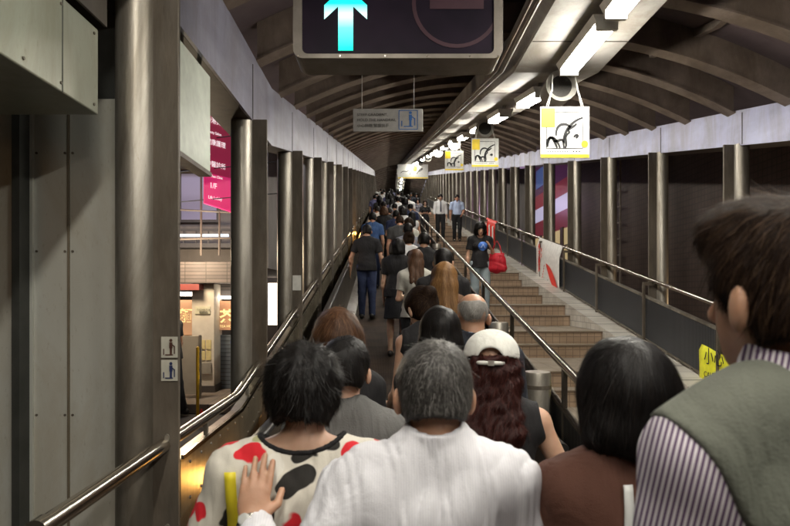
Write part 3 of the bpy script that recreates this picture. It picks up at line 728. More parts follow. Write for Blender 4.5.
MB().box(tw(234.3, 9.66), tw(237, 9.66), 9.66, 9.665, th(343, 9.66), th(341, 9.66)).build('white_bar', M['white'], sg)

# building above and behind the shop
def facade(name, lab, x0, x1, y0, depth, z0, z1, mat, wins, wmat, group=None):
    o = thing(name, lab, 'building', ((x0 + x1) / 2, y0, 0), group)
    MB().box(x0, x1, y0, y0 + depth, z0, z1).build('wall', mat, o)
    for (a, b_, c, e, m_) in wins:
        w_ = MB().box(a, b_, y0 - .05, y0 - .002, c, e).build('window', mat_cache('window frame dark', (.10, .09, .09)), o)
        MB().box(a + .05, b_ - .05, y0 - .06, y0 - .052, c + .05, e - .05).build('pane', m_, w_)
    return o
dim = mat_noise('dim glass', (.02, .02, .03), (.06, .055, .07), 3, .15)
litw = mat_emit('lit window warm', (1, .75, .5), .25)
litc = mat_emit('lit window cool', (.6, .55, .8), .08)
bw = mat_noise('stained concrete wall', (.17, .15, .145), (.30, .27, .255), 1.5, .8, 0, (1, 1, .5), .3, 20)
rw = random.Random(3)
wins = []
for r_ in range(6):
    for c_ in range(6):
        m_ = rw.choice([dim, dim, litw, dim, litc]); a = -9.6 + c_ * 1.15; zb = 3.0 + r_ * 1.5
        wins.append((a, a + .75, zb, zb + .95, m_))
bo = facade('tenement_building', 'old dim tenement with small windows rising above the corner shop', -10, -2.2, 11.2, 6, 2.15, 14, bw, wins, dim)
g = MB()
for zb in (2.8, 4.3, 5.8): g.box(-9.8, -2.4, 10.75, 10.8, zb, zb + .04); g.box(-9.8, -2.4, 10.75, 11.2, zb - .3, zb - .22)
for x in np.arange(-9.8, -2.3, .22): g.box(x, x + .02, 10.76, 10.79, 2.5, 2.8)
g.build('balcony_railing', mat_cache('dark rail iron', (.09, .085, .09)), bo)
g = MB()
for x, zb in ((-2.95, 3.45), (-3.7, 4.1), (-2.9, 5.1)): g.box(x, x + .5, 10.6, 10.85, zb, zb + .35)
g.build('air_conditioner', M['white'], bo)
g = MB()
for k_, (xa, za, xb_, zb) in enumerate(((-4.2, 2.55, -2.3, 2.6), (-4.2, 3.1, -2.3, 3.0), (-3.05, 2.3, -3.05, 6), (-2.75, 2.3, -2.72, 6), (-4.2, 4.0, -2.3, 4.1))):
    g.tube([(xa, 9.9, za), (xb_, 9.9, zb)], .018, 6)
g.build('scaffold_pole', mat_cache('scaffold bamboo', (.10, .08, .07)), bo)
MB().box(-3.5, -2.62, 9.95, 10.0, 2.62, 2.66).build('neon_tube', mat_emit('cool neon', (.7, .85, 1), 1.2), bo)
fb = thing('lit_shop_sign', 'bright white vertical shop sign seen in the gap beside the second left column', 'sign', (-3.4, 18, 0))
dd_ = 17.0
MB().box(tw(268, dd_), tw(282, dd_), dd_, dd_ + .2, th(245, dd_), th(212, dd_)).build('sign_face', mat_emit('white lit sign', (.9, .92, 1), 2.2), fb)
MB().box(tw(268, dd_), tw(282, dd_), dd_, dd_ + .2, th(272, dd_), th(262, dd_)).build('red_panel', mat_emit('red lit sign', (.8, .05, .05), .6), fb)
MB().box(tw(268, dd_), tw(282, dd_), dd_, dd_ + .2, th(325, dd_), th(283, dd_)).build('window', mat_emit('warm shopfront', (1, .85, .7), 2.2), fb)
MB().box(tw(268, dd_), tw(282, dd_), dd_, dd_ + .2, th(180, dd_), th(155, dd_)).build('upper_panel', mat_emit('upper white lit', (.8, .8, 1), 1.4), fb)
facade('dark_building', 'tall dark building far along the left side of the street', -14, -3.2, 19, 10, -.16, 22, bw, [(-5.2 + i, -4.6 + i, 3 + 2 * j, 4 + 2 * j, litw) for i in range(2) for j in range(4)], dim)

# ------------------------------------------------------------------ right side: dark grid wall and purple shopfront
mw = mat_bricks('brown mosaic wall', (.070, .043, .033), (.080, .050, .038), (.045, .028, .022), .12, .12, .6, 'YZ', .012)
rb = thing('mosaic_building', 'dark brown mosaic tiled building beyond the right columns', 'building', (6.2, 10, 0))
MB().box(6.2, 12, 2, 19.5, -.16, 30).build('wall', mw, rb)
g = MB()
for y in (15.55, 15.95): g.box(6.05, 6.09, y - .02, y + .02, .5, 7)
for k_ in range(16): g.box(6.05, 6.08, 15.5, 16.9, 1 + .42 * k_, 1.03 + .42 * k_)
g.build('ladder', mat_cache('ladder steel', (.22, .18, .15)), rb)
MB().box(6.14, 6.2, 5.0, 9.9, .3, 2.1).build('warm_board', mat_noise('tan board', (.28, .17, .09), (.4, .26, .14), 1.5, .6), rb)
nb = thing('neon_shopfront', 'purple and crimson lit shopfront with a white band beyond the right columns', 'shop', (6.8, 24, 0))
def strip(z0, z1, mat, name, y0=21.2, y1=28, x=6.8): MB().box(x, x + .1, y0, y1, z0, z1).build(name, mat, nb)
strip(6.1, 9.5, mat_emit('purple glow', (.10, .025, .09), .25), 'upper_panel')
strip(5.5, 6.1, mat_emit('crimson board', (.34, .04, .06), .22), 'crimson_board')
strip(4.9, 5.5, mat_emit('white blue band', (.60, .58, .78), .38), 'white_band')
strip(4.2, 4.9, mat_emit('crimson board low', (.26, .03, .05), .2), 'crimson_board')
strip(1.6, 4.2, mat_emit('cream window', (.62, .48, .24), .4), 'cream_window')
g = MB()
for y in np.arange(21.3, 27.9, 1.6): g.box(6.74, 6.79, y, y + .35, 1.5, 4.25)
for zz in (2.2, 2.9, 3.5): g.box(6.76, 6.79, 21.2, 28, zz, zz + .05)
g.build('mullion', mat_cache('dark mullion', (.08, .05, .04)), nb)
MB().box(6.75, 6.79, 25.5, 27, 6.4, 7.2).build('blue_window', mat_emit('blue window', (.10, .16, .4), .3), nb)
MB().box(6.9, 14, 19.6, 60, -.16, 26).build('wall', bw, nb)

g0 = [(-2.62, 9.7, 3.35, .42, .16, (.1, .35, .8)), (-3.05, 9.9, 3.72, .36, .2, (.9, .85, .7)), (-2.75, 10.3, 4.6, .3, .5, (.7, .15, .2))]
for i, (x, y, z_, w__, h__, c__) in enumerate(g0):
    o = thing('small_street_sign', ('small blue lit sign above the canopy', 'small cream lit sign on the scaffold', 'narrow red lit sign higher on the tenement wall')[i], 'sign', (x, y, z_))
    MB().box(x, x + w__, y, y + .06, z_, z_ + h__).build('sign_panel', mat_emit('small sign glow', c__, .9), o, bevel=.01)
    MB().box(x - .02, x + w__ + .02, y + .062, y + .09, z_ - .02, z_ + h__ + .02).build('sign_frame', M['black'], o)
wires = thing('overhead_wires', 'thin dark wires slung across the street outside the left columns', 'wires', (-3.5, 9, 4))
for k_ in range(6):
    za = 3.0 + .45 * k_; MB().tube([(-6, 8.6 + .2 * k_, za + .3), (-4.2, 9 + .1 * k_, za - .05), (-1.6, 9.4, za + .25 + .05 * k_)], .008, 5).build('wire', M['black'], wires)
# ------------------------------------------------------------------ people: smooth bodies from distance fields
def V3(*a): return np.array(a, np.float32)
class Field:
    def __init__(s, lo, hi, h):
        s.lo = np.array(lo, np.float32); s.h = h
        s.n = np.maximum(2, np.ceil((np.array(hi) - s.lo) / h).astype(int) + 1)
        s.ax = [s.lo[i] + h * np.arange(s.n[i], dtype=np.float32) for i in range(3)]
        s.d = np.full(tuple(s.n), .25, np.float32)
    def _box(s, lo, hi):
        i0 = np.clip(np.floor((np.array(lo) - s.lo) / s.h).astype(int), 0, s.n); i1 = np.clip(np.ceil((np.array(hi) - s.lo) / s.h).astype(int) + 1, 0, s.n)
        sl_ = tuple(slice(a, b) for a, b in zip(i0, i1))
        g = np.meshgrid(*[s.ax[i][sl_[i]] for i in range(3)], indexing='ij', sparse=True)
        return sl_, g
    def _put(s, sl_, d, k, sub):
        a = s.d[sl_]
        if a.size == 0: return
        if sub:
            d = -d; hh = np.maximum(k - np.abs(a - d), 0) / max(k, 1e-6); s.d[sl_] = np.maximum(a, d) + hh * hh * k * .25
        else:
            hh = np.maximum(k - np.abs(a - d), 0) / max(k, 1e-6); s.d[sl_] = np.minimum(a, d) - hh * hh * k * .25
    def cone(s, a, b, r1, r2, k=.03, flat=0, sub=False, sq=1.0):
        a = np.array(a, np.float32); b = np.array(b, np.float32); m = max(r1, r2) + max(k, .03) + .03
        sl_, g = s._box(np.minimum(a, b) - m, np.maximum(a, b) + m)
        ab = b - a; L2 = float(ab @ ab) + 1e-9; L = math.sqrt(L2)
        dx, dy, dz = g[0] - a[0], g[1] - a[1], g[2] - a[2]
        tt = (dx * ab[0] + dy * ab[1] + dz * ab[2]) / L2; t = np.clip(tt, 0, 1)
        q = np.sqrt((dx - t * ab[0]) ** 2 + ((dy - t * ab[1]) / sq) ** 2 + (dz - t * ab[2]) ** 2)
        d = q - (r1 + (r2 - r1) * t)
        if flat:
            if flat in (1, 3): d = np.maximum(d, -tt * L)
            if flat in (2, 3): d = np.maximum(d, (tt - 1) * L)
        s._put(sl_, d, k, sub); return s
    def ell(s, c, r, k=.03, rot=None, sub=False):
        c = np.array(c, np.float32); m = max(r) + max(k, .03) + .02
        sl_, g = s._box(c - m, c + m)
        p = [g[0] - c[0], g[1] - c[1], g[2] - c[2]]
        if rot is not None:
            Rm = np.array(rot, np.float32).T; p = [Rm[i, 0] * p[0] + Rm[i, 1] * p[1] + Rm[i, 2] * p[2] for i in range(3)]
        k0 = np.sqrt(sum((p[i] / r[i]) ** 2 for i in range(3))) + 1e-6; k1 = np.sqrt(sum((p[i] / r[i] ** 2) ** 2 for i in range(3))) + 1e-6
        s._put(sl_, k0 * (k0 - 1) / k1, k, sub); return s
    def cut(s, point, normal, k=.004):      # remove the side the normal points to
        g = np.meshgrid(*s.ax, indexing='ij', sparse=True); n = np.array(normal, float); n /= np.linalg.norm(n)
        d = sum((g[i] - point[i]) * n[i] for i in range(3)); s.d = np.maximum(s.d, d.astype(np.float32)); return s
    def noise(s, amp, freq, seed=0, stretch=(1, 1, 1), sharp=False):
        g = np.meshgrid(*[a * f for a, f in zip(s.ax, stretch)], indexing='ij', sparse=True); rs = np.random.RandomState(seed); tot = 0
        for o in range(3):
            v = rs.normal(size=(3,)); v /= np.linalg.norm(v); w_ = rs.normal(size=(3,)) * .8; ph = rs.uniform(0, 6.28, 2)
            f = freq * (1.0 + .7 * o)
            warp = np.sin(f * .5 * (w_[0] * g[0] + w_[1] * g[1] + w_[2] * g[2]) + ph[1]) * 1.6
            q = np.sin(f * (v[0] * g[0] + v[1] * g[1] + v[2] * g[2]) + ph[0] + warp)
            tot = tot + (1 - np.abs(q) * 2 if sharp else q) / (1 + .6 * o)
        s.d = s.d + (amp * tot).astype(np.float32); return s
    def sample(s, P):
        q = (P - s.lo) / s.h; q = np.clip(q, 0, np.array(s.n) - 1.001); i = q.astype(int); f = q - i; out = 0
        for a in (0, 1):
            for b in (0, 1):
                for c in (0, 1):
                    w_ = (f[:, 0] if a else 1 - f[:, 0]) * (f[:, 1] if b else 1 - f[:, 1]) * (f[:, 2] if c else 1 - f[:, 2])
                    out = out + w_ * s.d[i[:, 0] + a, i[:, 1] + b, i[:, 2] + c]
        return out
    def grad(s, P):
        e = s.h; G = np.stack([s.sample(P + np.eye(3)[i] * e) - s.sample(P - np.eye(3)[i] * e) for i in range(3)], 1)
        return G / (np.linalg.norm(G, axis=1, keepdims=True) + 1e-9)
    def surf(s):
        D = s.d; D[0] = D[-1] = .1; D[:, 0] = D[:, -1] = .1; D[:, :, 0] = D[:, :, -1] = .1
        ins = D < 0; nx, ny, nz = D.shape; cx = (nx - 1, ny - 1, nz - 1)
        cnt = np.zeros(cx, np.int8); 
        corner = lambda A, a, b, c: A[a:a + cx[0], b:b + cx[1], c:c + cx[2]]
        for a in (0, 1):
            for b in (0, 1):
                for c in (0, 1): cnt += corner(ins, a, b, c)
        act = np.argwhere((cnt > 0) & (cnt < 8)); idx = -np.ones(cx, np.int64); idx[tuple(act.T)] = np.arange(len(act))
        acc = np.zeros((len(act), 3)); nn = np.zeros(len(act)); co = [(a, b, c) for a in (0, 1) for b in (0, 1) for c in (0, 1)]
        ed = [(p, q) for i, p in enumerate(co) for q in co[i + 1:] if sum(abs(u - v) for u, v in zip(p, q)) == 1]
        for p, q in ed:
            A = D[act[:, 0] + p[0], act[:, 1] + p[1], act[:, 2] + p[2]]; B = D[act[:, 0] + q[0], act[:, 1] + q[1], act[:, 2] + q[2]]
            m = (A < 0) != (B < 0); t = np.where(m, A / np.where(m, A - B, 1), 0)
            acc += m[:, None] * (np.array(p) + t[:, None] * (np.array(q) - np.array(p))); nn += m
        verts = s.lo + s.h * (act + acc / nn[:, None])
        faces = []
        for ax in range(3):
            sh = [slice(None)] * 3; sh2 = [slice(None)] * 3; sh[ax] = slice(0, -1); sh2[ax] = slice(1, None)
            E = ins[tuple(sh)] != ins[tuple(sh2)]; e = np.argwhere(E); flip = ins[tuple(sh)][tuple(e.T)]
            u, v = (ax + 1) % 3, (ax + 2) % 3; U = np.zeros(3, int); U[u] = 1; W = np.zeros(3, int); W[v] = 1
            q = [e - U - W, e - W, e, e - U]; q = [idx[tuple(a.T)] for a in q]
            Q = np.stack(q, 1); Q[~flip] = Q[~flip][:, ::-1]; faces.append(Q)
        return verts, np.concatenate(faces)
def mesh_obj(name, verts, faces, mat, parent, attr=None):
    me = bpy.data.meshes.new(name); n, m = len(verts), len(faces); k = faces.shape[1]
    me.vertices.add(n); me.vertices.foreach_set('co', np.asarray(verts, np.float32).ravel())
    me.loops.add(m * k); me.loops.foreach_set('vertex_index', faces.astype(np.int32).ravel())
    me.polygons.add(m); me.polygons.foreach_set('loop_start', np.arange(0, m * k, k, dtype=np.int32))
    me.polygons.foreach_set('use_smooth', np.ones(m, bool)); me.update(calc_edges=True); me.validate()
    if attr is not None:
        at = me.attributes.new('tint', 'FLOAT', 'POINT'); at.data.foreach_set('value', np.asarray(attr, np.float32))
    me.materials.append(mat); o = bpy.data.objects.new(name, me); COL.objects.link(o)
    if parent: o.parent = parent
    return o

# ------------------------------------------------------------------ materials for people
def skin_mat(name, c):
    m, nt, b = new_mat(name); v = coords(nt)
    n = N(nt, 'ShaderNodeTexNoise', Scale=18, Detail=6); nt.links.new(v, n.inputs['Vector'])
    nt.links.new(ramp(nt, n.outputs['Fac'], [(.3, [x * y for x, y in zip(c, (.84, .76, .72))]), (.7, c)]), b.inputs['Base Color'])
    b.inputs['Roughness'].default_value = .5; b.inputs['Subsurface Weight'].default_value = .18; b.inputs['Subsurface Radius'].default_value = (.012, .004, .002)
    n2 = N(nt, 'ShaderNodeTexNoise', Scale=160, Detail=3); nt.links.new(v, n2.inputs['Vector']); bump(nt, b, n2.outputs['Fac'], .25, .001)
    return m
def hair_mat(name, stops, rough=.5, spec=.2):
    m, nt, b = new_mat(name); a = nt.nodes.new('ShaderNodeAttribute'); a.attribute_name = 'tint'
    v = coords(nt, (1, 1, .25)); n = N(nt, 'ShaderNodeTexNoise', Scale=90, Detail=3); nt.links.new(v, n.inputs['Vector'])
    ad = N(nt, 'ShaderNodeMath', operation='MULTIPLY_ADD'); nt.links.new(n.outputs['Fac'], ad.inputs[0]); ad.inputs[1].default_value = .35; 
    nt.links.new(a.outputs['Fac'], ad.inputs[2])
    nt.links.new(ramp(nt, ad.outputs[0], stops), b.inputs['Base Color']); b.inputs['Roughness'].default_value = rough; b.inputs['Specular IOR Level'].default_value = spec
    bump(nt, b, n.outputs['Fac'], .5, .004)
    return m
def cloth_mat(name, c, c2=None, rough=.85, weave=500, wr=.5, pattern=None):
    m, nt, b = new_mat(name); v = coords(nt); c2 = c2 or [x * .75 for x in c]
    n = N(nt, 'ShaderNodeTexNoise', Scale=5, Detail=5); nt.links.new(v, n.inputs['Vector'])
    base_ = ramp(nt, n.outputs['Fac'], [(.3, c2), (.7, c)])
    if pattern: base_ = pattern(nt, v, base_)
    nt.links.new(base_, b.inputs['Base Color']); b.inputs['Roughness'].default_value = rough
    b.inputs['Sheen Weight'].default_value = .02; b.inputs['Specular IOR Level'].default_value = .25
    v2 = coords(nt, (1, 1, .35)); w1 = N(nt, 'ShaderNodeTexNoise', Scale=9, Detail=3, Distortion=1.2); nt.links.new(v2, w1.inputs['Vector'])
    w2 = N(nt, 'ShaderNodeTexNoise', Scale=weave, Detail=1); nt.links.new(v, w2.inputs['Vector'])
    mx = N(nt, 'ShaderNodeMath', operation='MULTIPLY_ADD'); nt.links.new(w2.outputs['Fac'], mx.inputs[0]); mx.inputs[1].default_value = .06; nt.links.new(w1.outputs['Fac'], mx.inputs[2])
    bump(nt, b, mx.outputs[0], wr, .03)
    return m
SK = {'tan': skin_mat('tan skin', (.50, .29, .19)), 'light': skin_mat('light skin', (.58, .36, .25)), 'dark': skin_mat('brown skin', (.40, .22, .14))}
blk = [(.0, (.003, .0025, .0025)), (.65, (.007, .0055, .005)), (1, (.022, .016, .013))]
HM = {'black': hair_mat('black hair', blk), 'brown': hair_mat('dark brown hair', [(0, (.007, .004, .003)), (.6, (.022, .012, .008)), (1, (.11, .066, .036))], .62, .08),
      'red': hair_mat('reddish brown hair', [(0, (.012, .003, .003)), (.6, (.040, .010, .008)), (1, (.12, .034, .024))]),
      'auburn': hair_mat('auburn brown hair', [(0, (.03, .014, .008)), (.6, (.085, .04, .02)), (1, (.22, .11, .055))]),
      'gold': hair_mat('golden brown hair', [(0, (.06, .025, .01)), (.6, (.2, .1, .035)), (1, (.42, .24, .10))]),
      'grey': hair_mat('salt and pepper hair', [(0, (.015, .013, .012)), (.45, (.04, .037, .034)), (.75, (.16, .15, .14)), (1, (.38, .36, .34))], .5),
      'silver': hair_mat('thin silver hair', [(0, (.12, .11, .10)), (1, (.45, .43, .4))], .5)}
eye_w = mat_cache('eye white', (.55, .52, .48), .3); iris = mat_cache('dark iris', (.02, .012, .01), .2); lip = mat_cache('lips', (.38, .13, .10), .45)
C = {}
def cm(name, *a, **k):
    if name not in C: C[name] = cloth_mat(name, *a, **k)
    return C[name]

def unit(v): v = np.array(v, float); return v / (np.linalg.norm(v) + 1e-9)
def rotm(yaw, pitch, roll=0):
    return np.array(Matrix.Rotation(R(yaw), 3, 'Z') @ Matrix.Rotation(R(pitch), 3, 'X') @ Matrix.Rotation(R(roll), 3, 'Y'))

def hand(f, wr, dirn, palm_n, scale, side, curl=.5, h=.006):
    """palm and five fingers added to field f; dirn along the hand, palm_n normal out of the palm"""
    d = unit(dirn); n = unit(np.array(palm_n) - d * np.dot(palm_n, d)); s = np.cross(d, n) * side; S = scale
    c = wr + d * .045 * S
    Rm = np.stack([s, n, d], 1)
    f.ell(wr + d * .05 * S, (.040 * S, .016 * S, .052 * S), .012, Rm)
    f.ell(wr + d * .012 * S, (.027 * S, .019 * S, .03 * S), .012, Rm)
    kk = max(.0015, h * .4)
    for i, (off, L) in enumerate(((.031, .066), (.011, .075), (-.010, .070), (-.030, .055))):
        p = wr + d * (.088 - .006 * abs(i - 1.2)) * S + s * off * S; dd = unit(d + s * (off * 1.2)); r_ = (.0092 - .0006 * i) * S
        for j, (frac, bend) in enumerate(((.45, .25), (.32, .9), (.23, 1.3))):
            q = p + unit(dd + n * curl * bend) * L * frac * S * 1.05
            f.cone(p, q, r_ * 1.08, r_, kk if j else .008); p = q; r_ *= .92
    p = wr + d * .025 * S + s * .028 * S
    q = p + unit(d * .7 + s * .75 + n * .25) * .040 * S; f.cone(p, q, .013 * S, .0105 * S, .01)
    q2 = q + unit(d * .95 + s * .15 + n * .3) * .034 * S; f.cone(q, q2, .0105 * S, .0085 * S, .003)

def person(label, loc, yaw=0, H=1.66, res=.008, sex='m', build=1.0, skin='tan', hair='black', style='short', shirt=None, shirt_kind='tee', trousers=None,
           legs='trousers', shoes=None, head=(0, 0), lean=0, arms=None, group=None, strands=0, stride=.0, wrinkle=.0035, strand_w=.0012, face=False, seed=1,
           extra=None, hands=None, capped=False, neck=.058, trim=None):
    """a standing figure facing +Y; arms = ((upper dir, fore dir), (upper dir, fore dir)) left, right"""
    s = H / 1.70; root = thing('person', label, 'person', loc, group); root.rotation_euler = (0, 0, R(yaw))
    rs = np.random.RandomState(seed); W = build; fem = sex == 'f'; sh = .178 * W * (.90 if fem else 1); hipw = .088 * (1.04 if fem else 1)
    ln = lambda z: np.array([0, math.tan(R(lean)) * max(0, z - .95), 0])       # forward lean above the hips
    P = lambda x, y, z: (np.array([x, y, z]) + ln(z)) * s
    skm = SK[skin]; auto = arms is None and res >= .008; arms = arms or (((-.12, .03, -1), (-.02, .28, -1)), ((.12, .03, -1), (.02, .28, -1)))
    if auto:
        q_ = rs.rand(6)
        if q_[0] < .45: arms = (((-.18, .1, -1), (.30, .8, .05)), ((.18, .1, -1), (-.30, .8, .05)))
        else: arms = (((-.10 - .1 * q_[1], .2 * q_[2] - .12, -1), (-.02, .15 + .3 * q_[3], -1)), ((.10 + .1 * q_[4], .12 - .2 * q_[2], -1), (.02, .15 + .4 * q_[5], -1)))
        head = (head[0] + float(q_[1] * 24 - 12), head[1] + float(q_[2] * 10))
    pit, hy = head[1], head[0]; Rh = rotm(hy, -pit); nb = P(0, -.015, 1.44); hc = nb + Rh @ np.array([0, .028, .135]) * s
    shL, shR = P(-sh, -.008, 1.362), P(sh, -.008, 1.362)
    J = {}
    for nm, sp, (u, f_) in (('l', shL, arms[0]), ('r', shR, arms[1])):
        el = sp + unit(u) * .285 * s; wr = el + unit(f_) * .245 * s; J[nm] = (sp, el, wr, unit(f_))
    st = stride
    hips = [(-hipw, 0), (hipw, 0)]; kn = [P(-hipw - .005, .02 + st * .5, .49), P(hipw + .005, .02 - st * .35, .49)]; an = [P(-hipw - .005, st * .6, .085), P(hipw + .005, -st * .75, .085 + abs(st) * .12)]
    pts = [P(-.3, -.25, 0), P(.3, .35, 1.8)] + [q for j in J.values() for q in j[:3]] + [j[2] + j[3] * .2 * s for j in J.values()] + kn + an
    lo = np.min(pts, 0) - .12 * s; hi = np.max(pts, 0) + .12 * s; lo[2] = -.02; hi[2] = hc[2] + .16 * s
    # ---- body
    f = Field(lo, hi, res)
    def torso(f, g, low=.80, k=.05, shoulders=True):     # g = extra thickness
        wz = W * (.88 if fem else 1)
        f.ell(P(0, -.005, 1.24), (.142 * wz * s + g, .098 * W * s + g, .19 * s + g), k)
        f.ell(P(0, .0, 1.06), (.125 * W * s * (.9 if fem else 1) + g, .09 * W * s + g, .15 * s), k)
        f.ell(P(0, -.012, .94), ((.150 if not fem else .155) * W * s + g, .105 * W * s + g, .12 * s), k)
        f.ell(P(-.075, -.045, 1.30), (.07 * W * s + g, .045 * s + g, .10 * s), k); f.ell(P(.075, -.045, 1.30), (.07 * W * s + g, .045 * s + g, .10 * s), k)
        if fem: f.ell(P(-.065, .075, 1.25), (.055 * s + g, .05 * s + g, .055 * s), .03); f.ell(P(.065, .075, 1.25), (.055 * s + g, .05 * s + g, .055 * s), .03)
        f.cone(P(-.045, -.02, 1.435), shL + np.array([.01, 0, .0]), .044 * s + g, .054 * W * s + g, k)
        f.cone(P(.045, -.02, 1.435), shR - np.array([.01, 0, 0]), .044 * s + g, .054 * W * s + g, k)
    torso(f, -.006)
    f.cone(P(0, -.02, 1.40), nb + Rh @ np.array([0, .01, .07]) * s, .056 * s * (W if not fem else .88), .052 * s * (W if not fem else .88), .03)
    # head
    hw = .92 if fem else 1
    f.ell(hc + Rh @ np.array([0, -.015, .028]) * s, (.076 * s, .093 * s, .085 * s), .02, Rh)
    f.ell(hc + Rh @ np.array([0, .02, -.035]) * s, (.058 * s * hw, .068 * s, .078 * s), .03, Rh)
    f.ell(hc + Rh @ np.array([0, .055, -.085]) * s, (.026 * s, .022 * s, .02 * s), .03, Rh)
    f.cone(hc + Rh @ np.array([0, .083, .012]) * s, hc + Rh @ np.array([0, .104, -.026]) * s, .008 * s, .0135 * s, .012)
    if res < .009 or face:
        for sx in (-1, 1): f.ell(hc + Rh @ np.array([sx * .031, .092, .008]) * s, (.017 * s, .012 * s, .011 * s), .012, Rh, sub=True)
    for sx in (-1, 1):       # ears with a hollow
        ec = hc + Rh @ np.array([sx * .084, -.008, -.020]) * s; Re = Rh @ rotm(sx * 28, 8)
        f.ell(ec, (.010 * s, .020 * s, .033 * s), .006, Re)
        if res < .006: f.ell(ec + Re @ np.array([sx * .011, .003, .004]) * s, (.007 * s, .009 * s, .018 * s), .004, Re, sub=True)
    for i, (nm, sd) in enumerate((('l', -1), ('r', 1))):
        sp, el, wr, fd = J[nm]; am = W * (.82 if fem else 1)
        f.cone(sp, el, .048 * s * am, .037 * s * am, .03); f.cone(el, wr, .038 * s * am, .0245 * s * am, .02)
        f.ell(el * .72 + wr * .28, (.040 * s * am,) * 3, .03)
        hd, pn, cu = (hands or {}).get(nm, (fd, np.array([-sd, .15, 0]) if abs(fd[2]) > .5 else np.array([-sd * .8, 0, .6]), .5))
        hand(f, wr, hd, pn, s * (.9 if fem else 1), sd, cu, res)
        f.cone(P(sd * hipw, 0, .93), kn[i], .076 * s * W, .047 * s, .03); f.cone(kn[i], an[i], .047 * s, .034 * s, .03)
        f.ell(kn[i] * .7 + an[i] * .3 + np.array([0, -.012 * s, 0]), (.045 * s, .048 * s, .1 * s), .03)
        f.cone(an[i], an[i] + np.array([0, .13, -.055]) * s, .034 * s, .026 * s, .02); f.ell(an[i] + np.array([0, -.03, -.045]) * s, (.03 * s,) * 3, .02)
    body = mesh_obj('body', *f.surf(), skm, root)
    # ---- trousers / skirt
    if legs:
        g = Field(lo, np.array([hi[0], hi[1], P(0, 0, 1.16)[2]]), res)
        g.ell(P(0, -.012, .94), ((.160 if not fem else .158) * W * s, .118 * W * s, .12 * s), .05); g.ell(P(0, 0, 1.03), (.142 * W * s, .107 * W * s, .12 * s), .04)
        for i, sd in enumerate((-1, 1)):
            if legs in ('trousers', 'shorts'):
                e = an[i] if legs == 'trousers' else kn[i]
                g.cone(P(sd * hipw, 0, .93), kn[i], .096 * s * W, .074 * s, .04, flat=0 if legs == 'trousers' else 2)
                if legs == 'trousers': g.cone(kn[i], an[i] + np.array([0, 0, -.03 * s]), .074 * s, .057 * s, .03, flat=2)
        if legs == 'skirt': g.cone(P(0, 0, .95), P(0, .0, .55), .15 * s, .19 * s, .03, flat=2)
        g.noise(wrinkle * .8, 26, seed + 5, (1, 1, .6))
        g.cut(P(0, 0, 1.06 if shirt_kind == 'shirt' and face else .98), (0, 0, 1))
        mesh_obj('skirt' if legs == 'skirt' else legs, *g.surf(), trousers, root)
    # ---- shoes
    g = Field(np.minimum(an[0], an[1]) - .15 * s, np.maximum(an[0], an[1]) + .26 * s, max(res, .007))
    g.lo[2] = g.lo[2]
    for i in range(2):
        a = an[i]; one = Field(a - np.array([.09, .16, .12]) * s, a + np.array([.09, .26, .06]) * s, max(res, .007))
        one.ell(a + np.array([0, .105, -.05]) * s, (.046 * s, .105 * s, .034 * s), .02); one.ell(a + np.array([0, -.02, -.035]) * s, (.041 * s, .062 * s, .05 * s), .03)
        one.cut(a + np.array([0, 0, -.084]) * s, (0, 0, -1)); mesh_obj('shoe', *one.surf(), shoes or mat_cache('black shoe leather', (.02, .018, .016), .4), root)
    # ---- top
    top_lo = np.array([lo[0], lo[1], P(0, 0, .70)[2]])
    g = Field(top_lo, np.array([hi[0], hi[1], hc[2] + .02]), res)
    torso(g, .010)
    hem = {'shirt': .965 if face else .88, 'tee': .86, 'tank': .90, 'vest': .86, 'knit': .84, 'dress': .80}[shirt_kind]
    g.cone(P(0, -.006, 1.04), P(0, -.012, .80), .150 * W * s, (.200 if fem else .192) * W * s, .05, flat=2, sq=.80)
    sl_t = {'shirt': 1.0, 'tee': .62, 'tank': 0, 'vest': 0, 'knit': 1.0, 'dress': .5}[shirt_kind]
    if shirt_kind == 'shirt' and 'short' in (extra or ()): sl_t = .75
    for nm in ('l', 'r'):
        sp, el, wr, fd = J[nm]; am = W * (.86 if fem else 1)
        if sl_t >= 1: g.cone(sp, el, .064 * s * am, .056 * s * am, .04); g.cone(el, el * .04 + wr * .96, .055 * s * am, .041 * s * am, .02, flat=2)
        elif sl_t > 0: g.cone(sp, sp + (el - sp) * sl_t, .064 * s * am, .063 * s * am, .035, flat=2)
        else: g.cone(sp + (el - sp) * -.1, sp + (el - sp) * .06, .05 * s * am, .05 * s * am, .03, flat=2)
    if shirt_kind in ('tank', 'vest'):
        for nm, sd in (('l', -1), ('r', 1)): g.cut(P(sd * (sh + (.012 if shirt_kind == 'tank' else .03) * 1), 0, 1.38), (sd, 0, .22))
    if wrinkle:
        g.noise(wrinkle * .8, 17, seed, (.9, 1, .6)); g.noise(wrinkle * .45, 34, seed + 9, (1, 1, .5), sharp=True)
    if shirt_kind == 'shirt':       # stand collar with a fold, grown out of the shirt
        zt_ = 1.503; g.cone(P(0, .004, 1.40), P(0, -.014, zt_), .078 * s, .0635 * s, .035, flat=2)
        g.cone(P(0, -.003, 1.438), P(0, -.015, zt_ + .001), .081 * s, .0685 * s, .001, flat=3)
        g.cone(P(0, -.004, 1.44), P(0, -.016, 1.60), .058 * s, .054 * s, .002, sub=True); g.cone(P(0, .11, 1.50), P(0, .06, 1.42), .05 * s, .02 * s, .004, sub=True)
    g.cut(P(0, 0, hem), (0, 0, -1))
    # neckline
    nk = P(0, .02, 1.47); na, nbb = nk - np.array([0, .01, .05 if shirt_kind != 'tank' else .08]) * s, nk + np.array([0, .03, .2]) * s
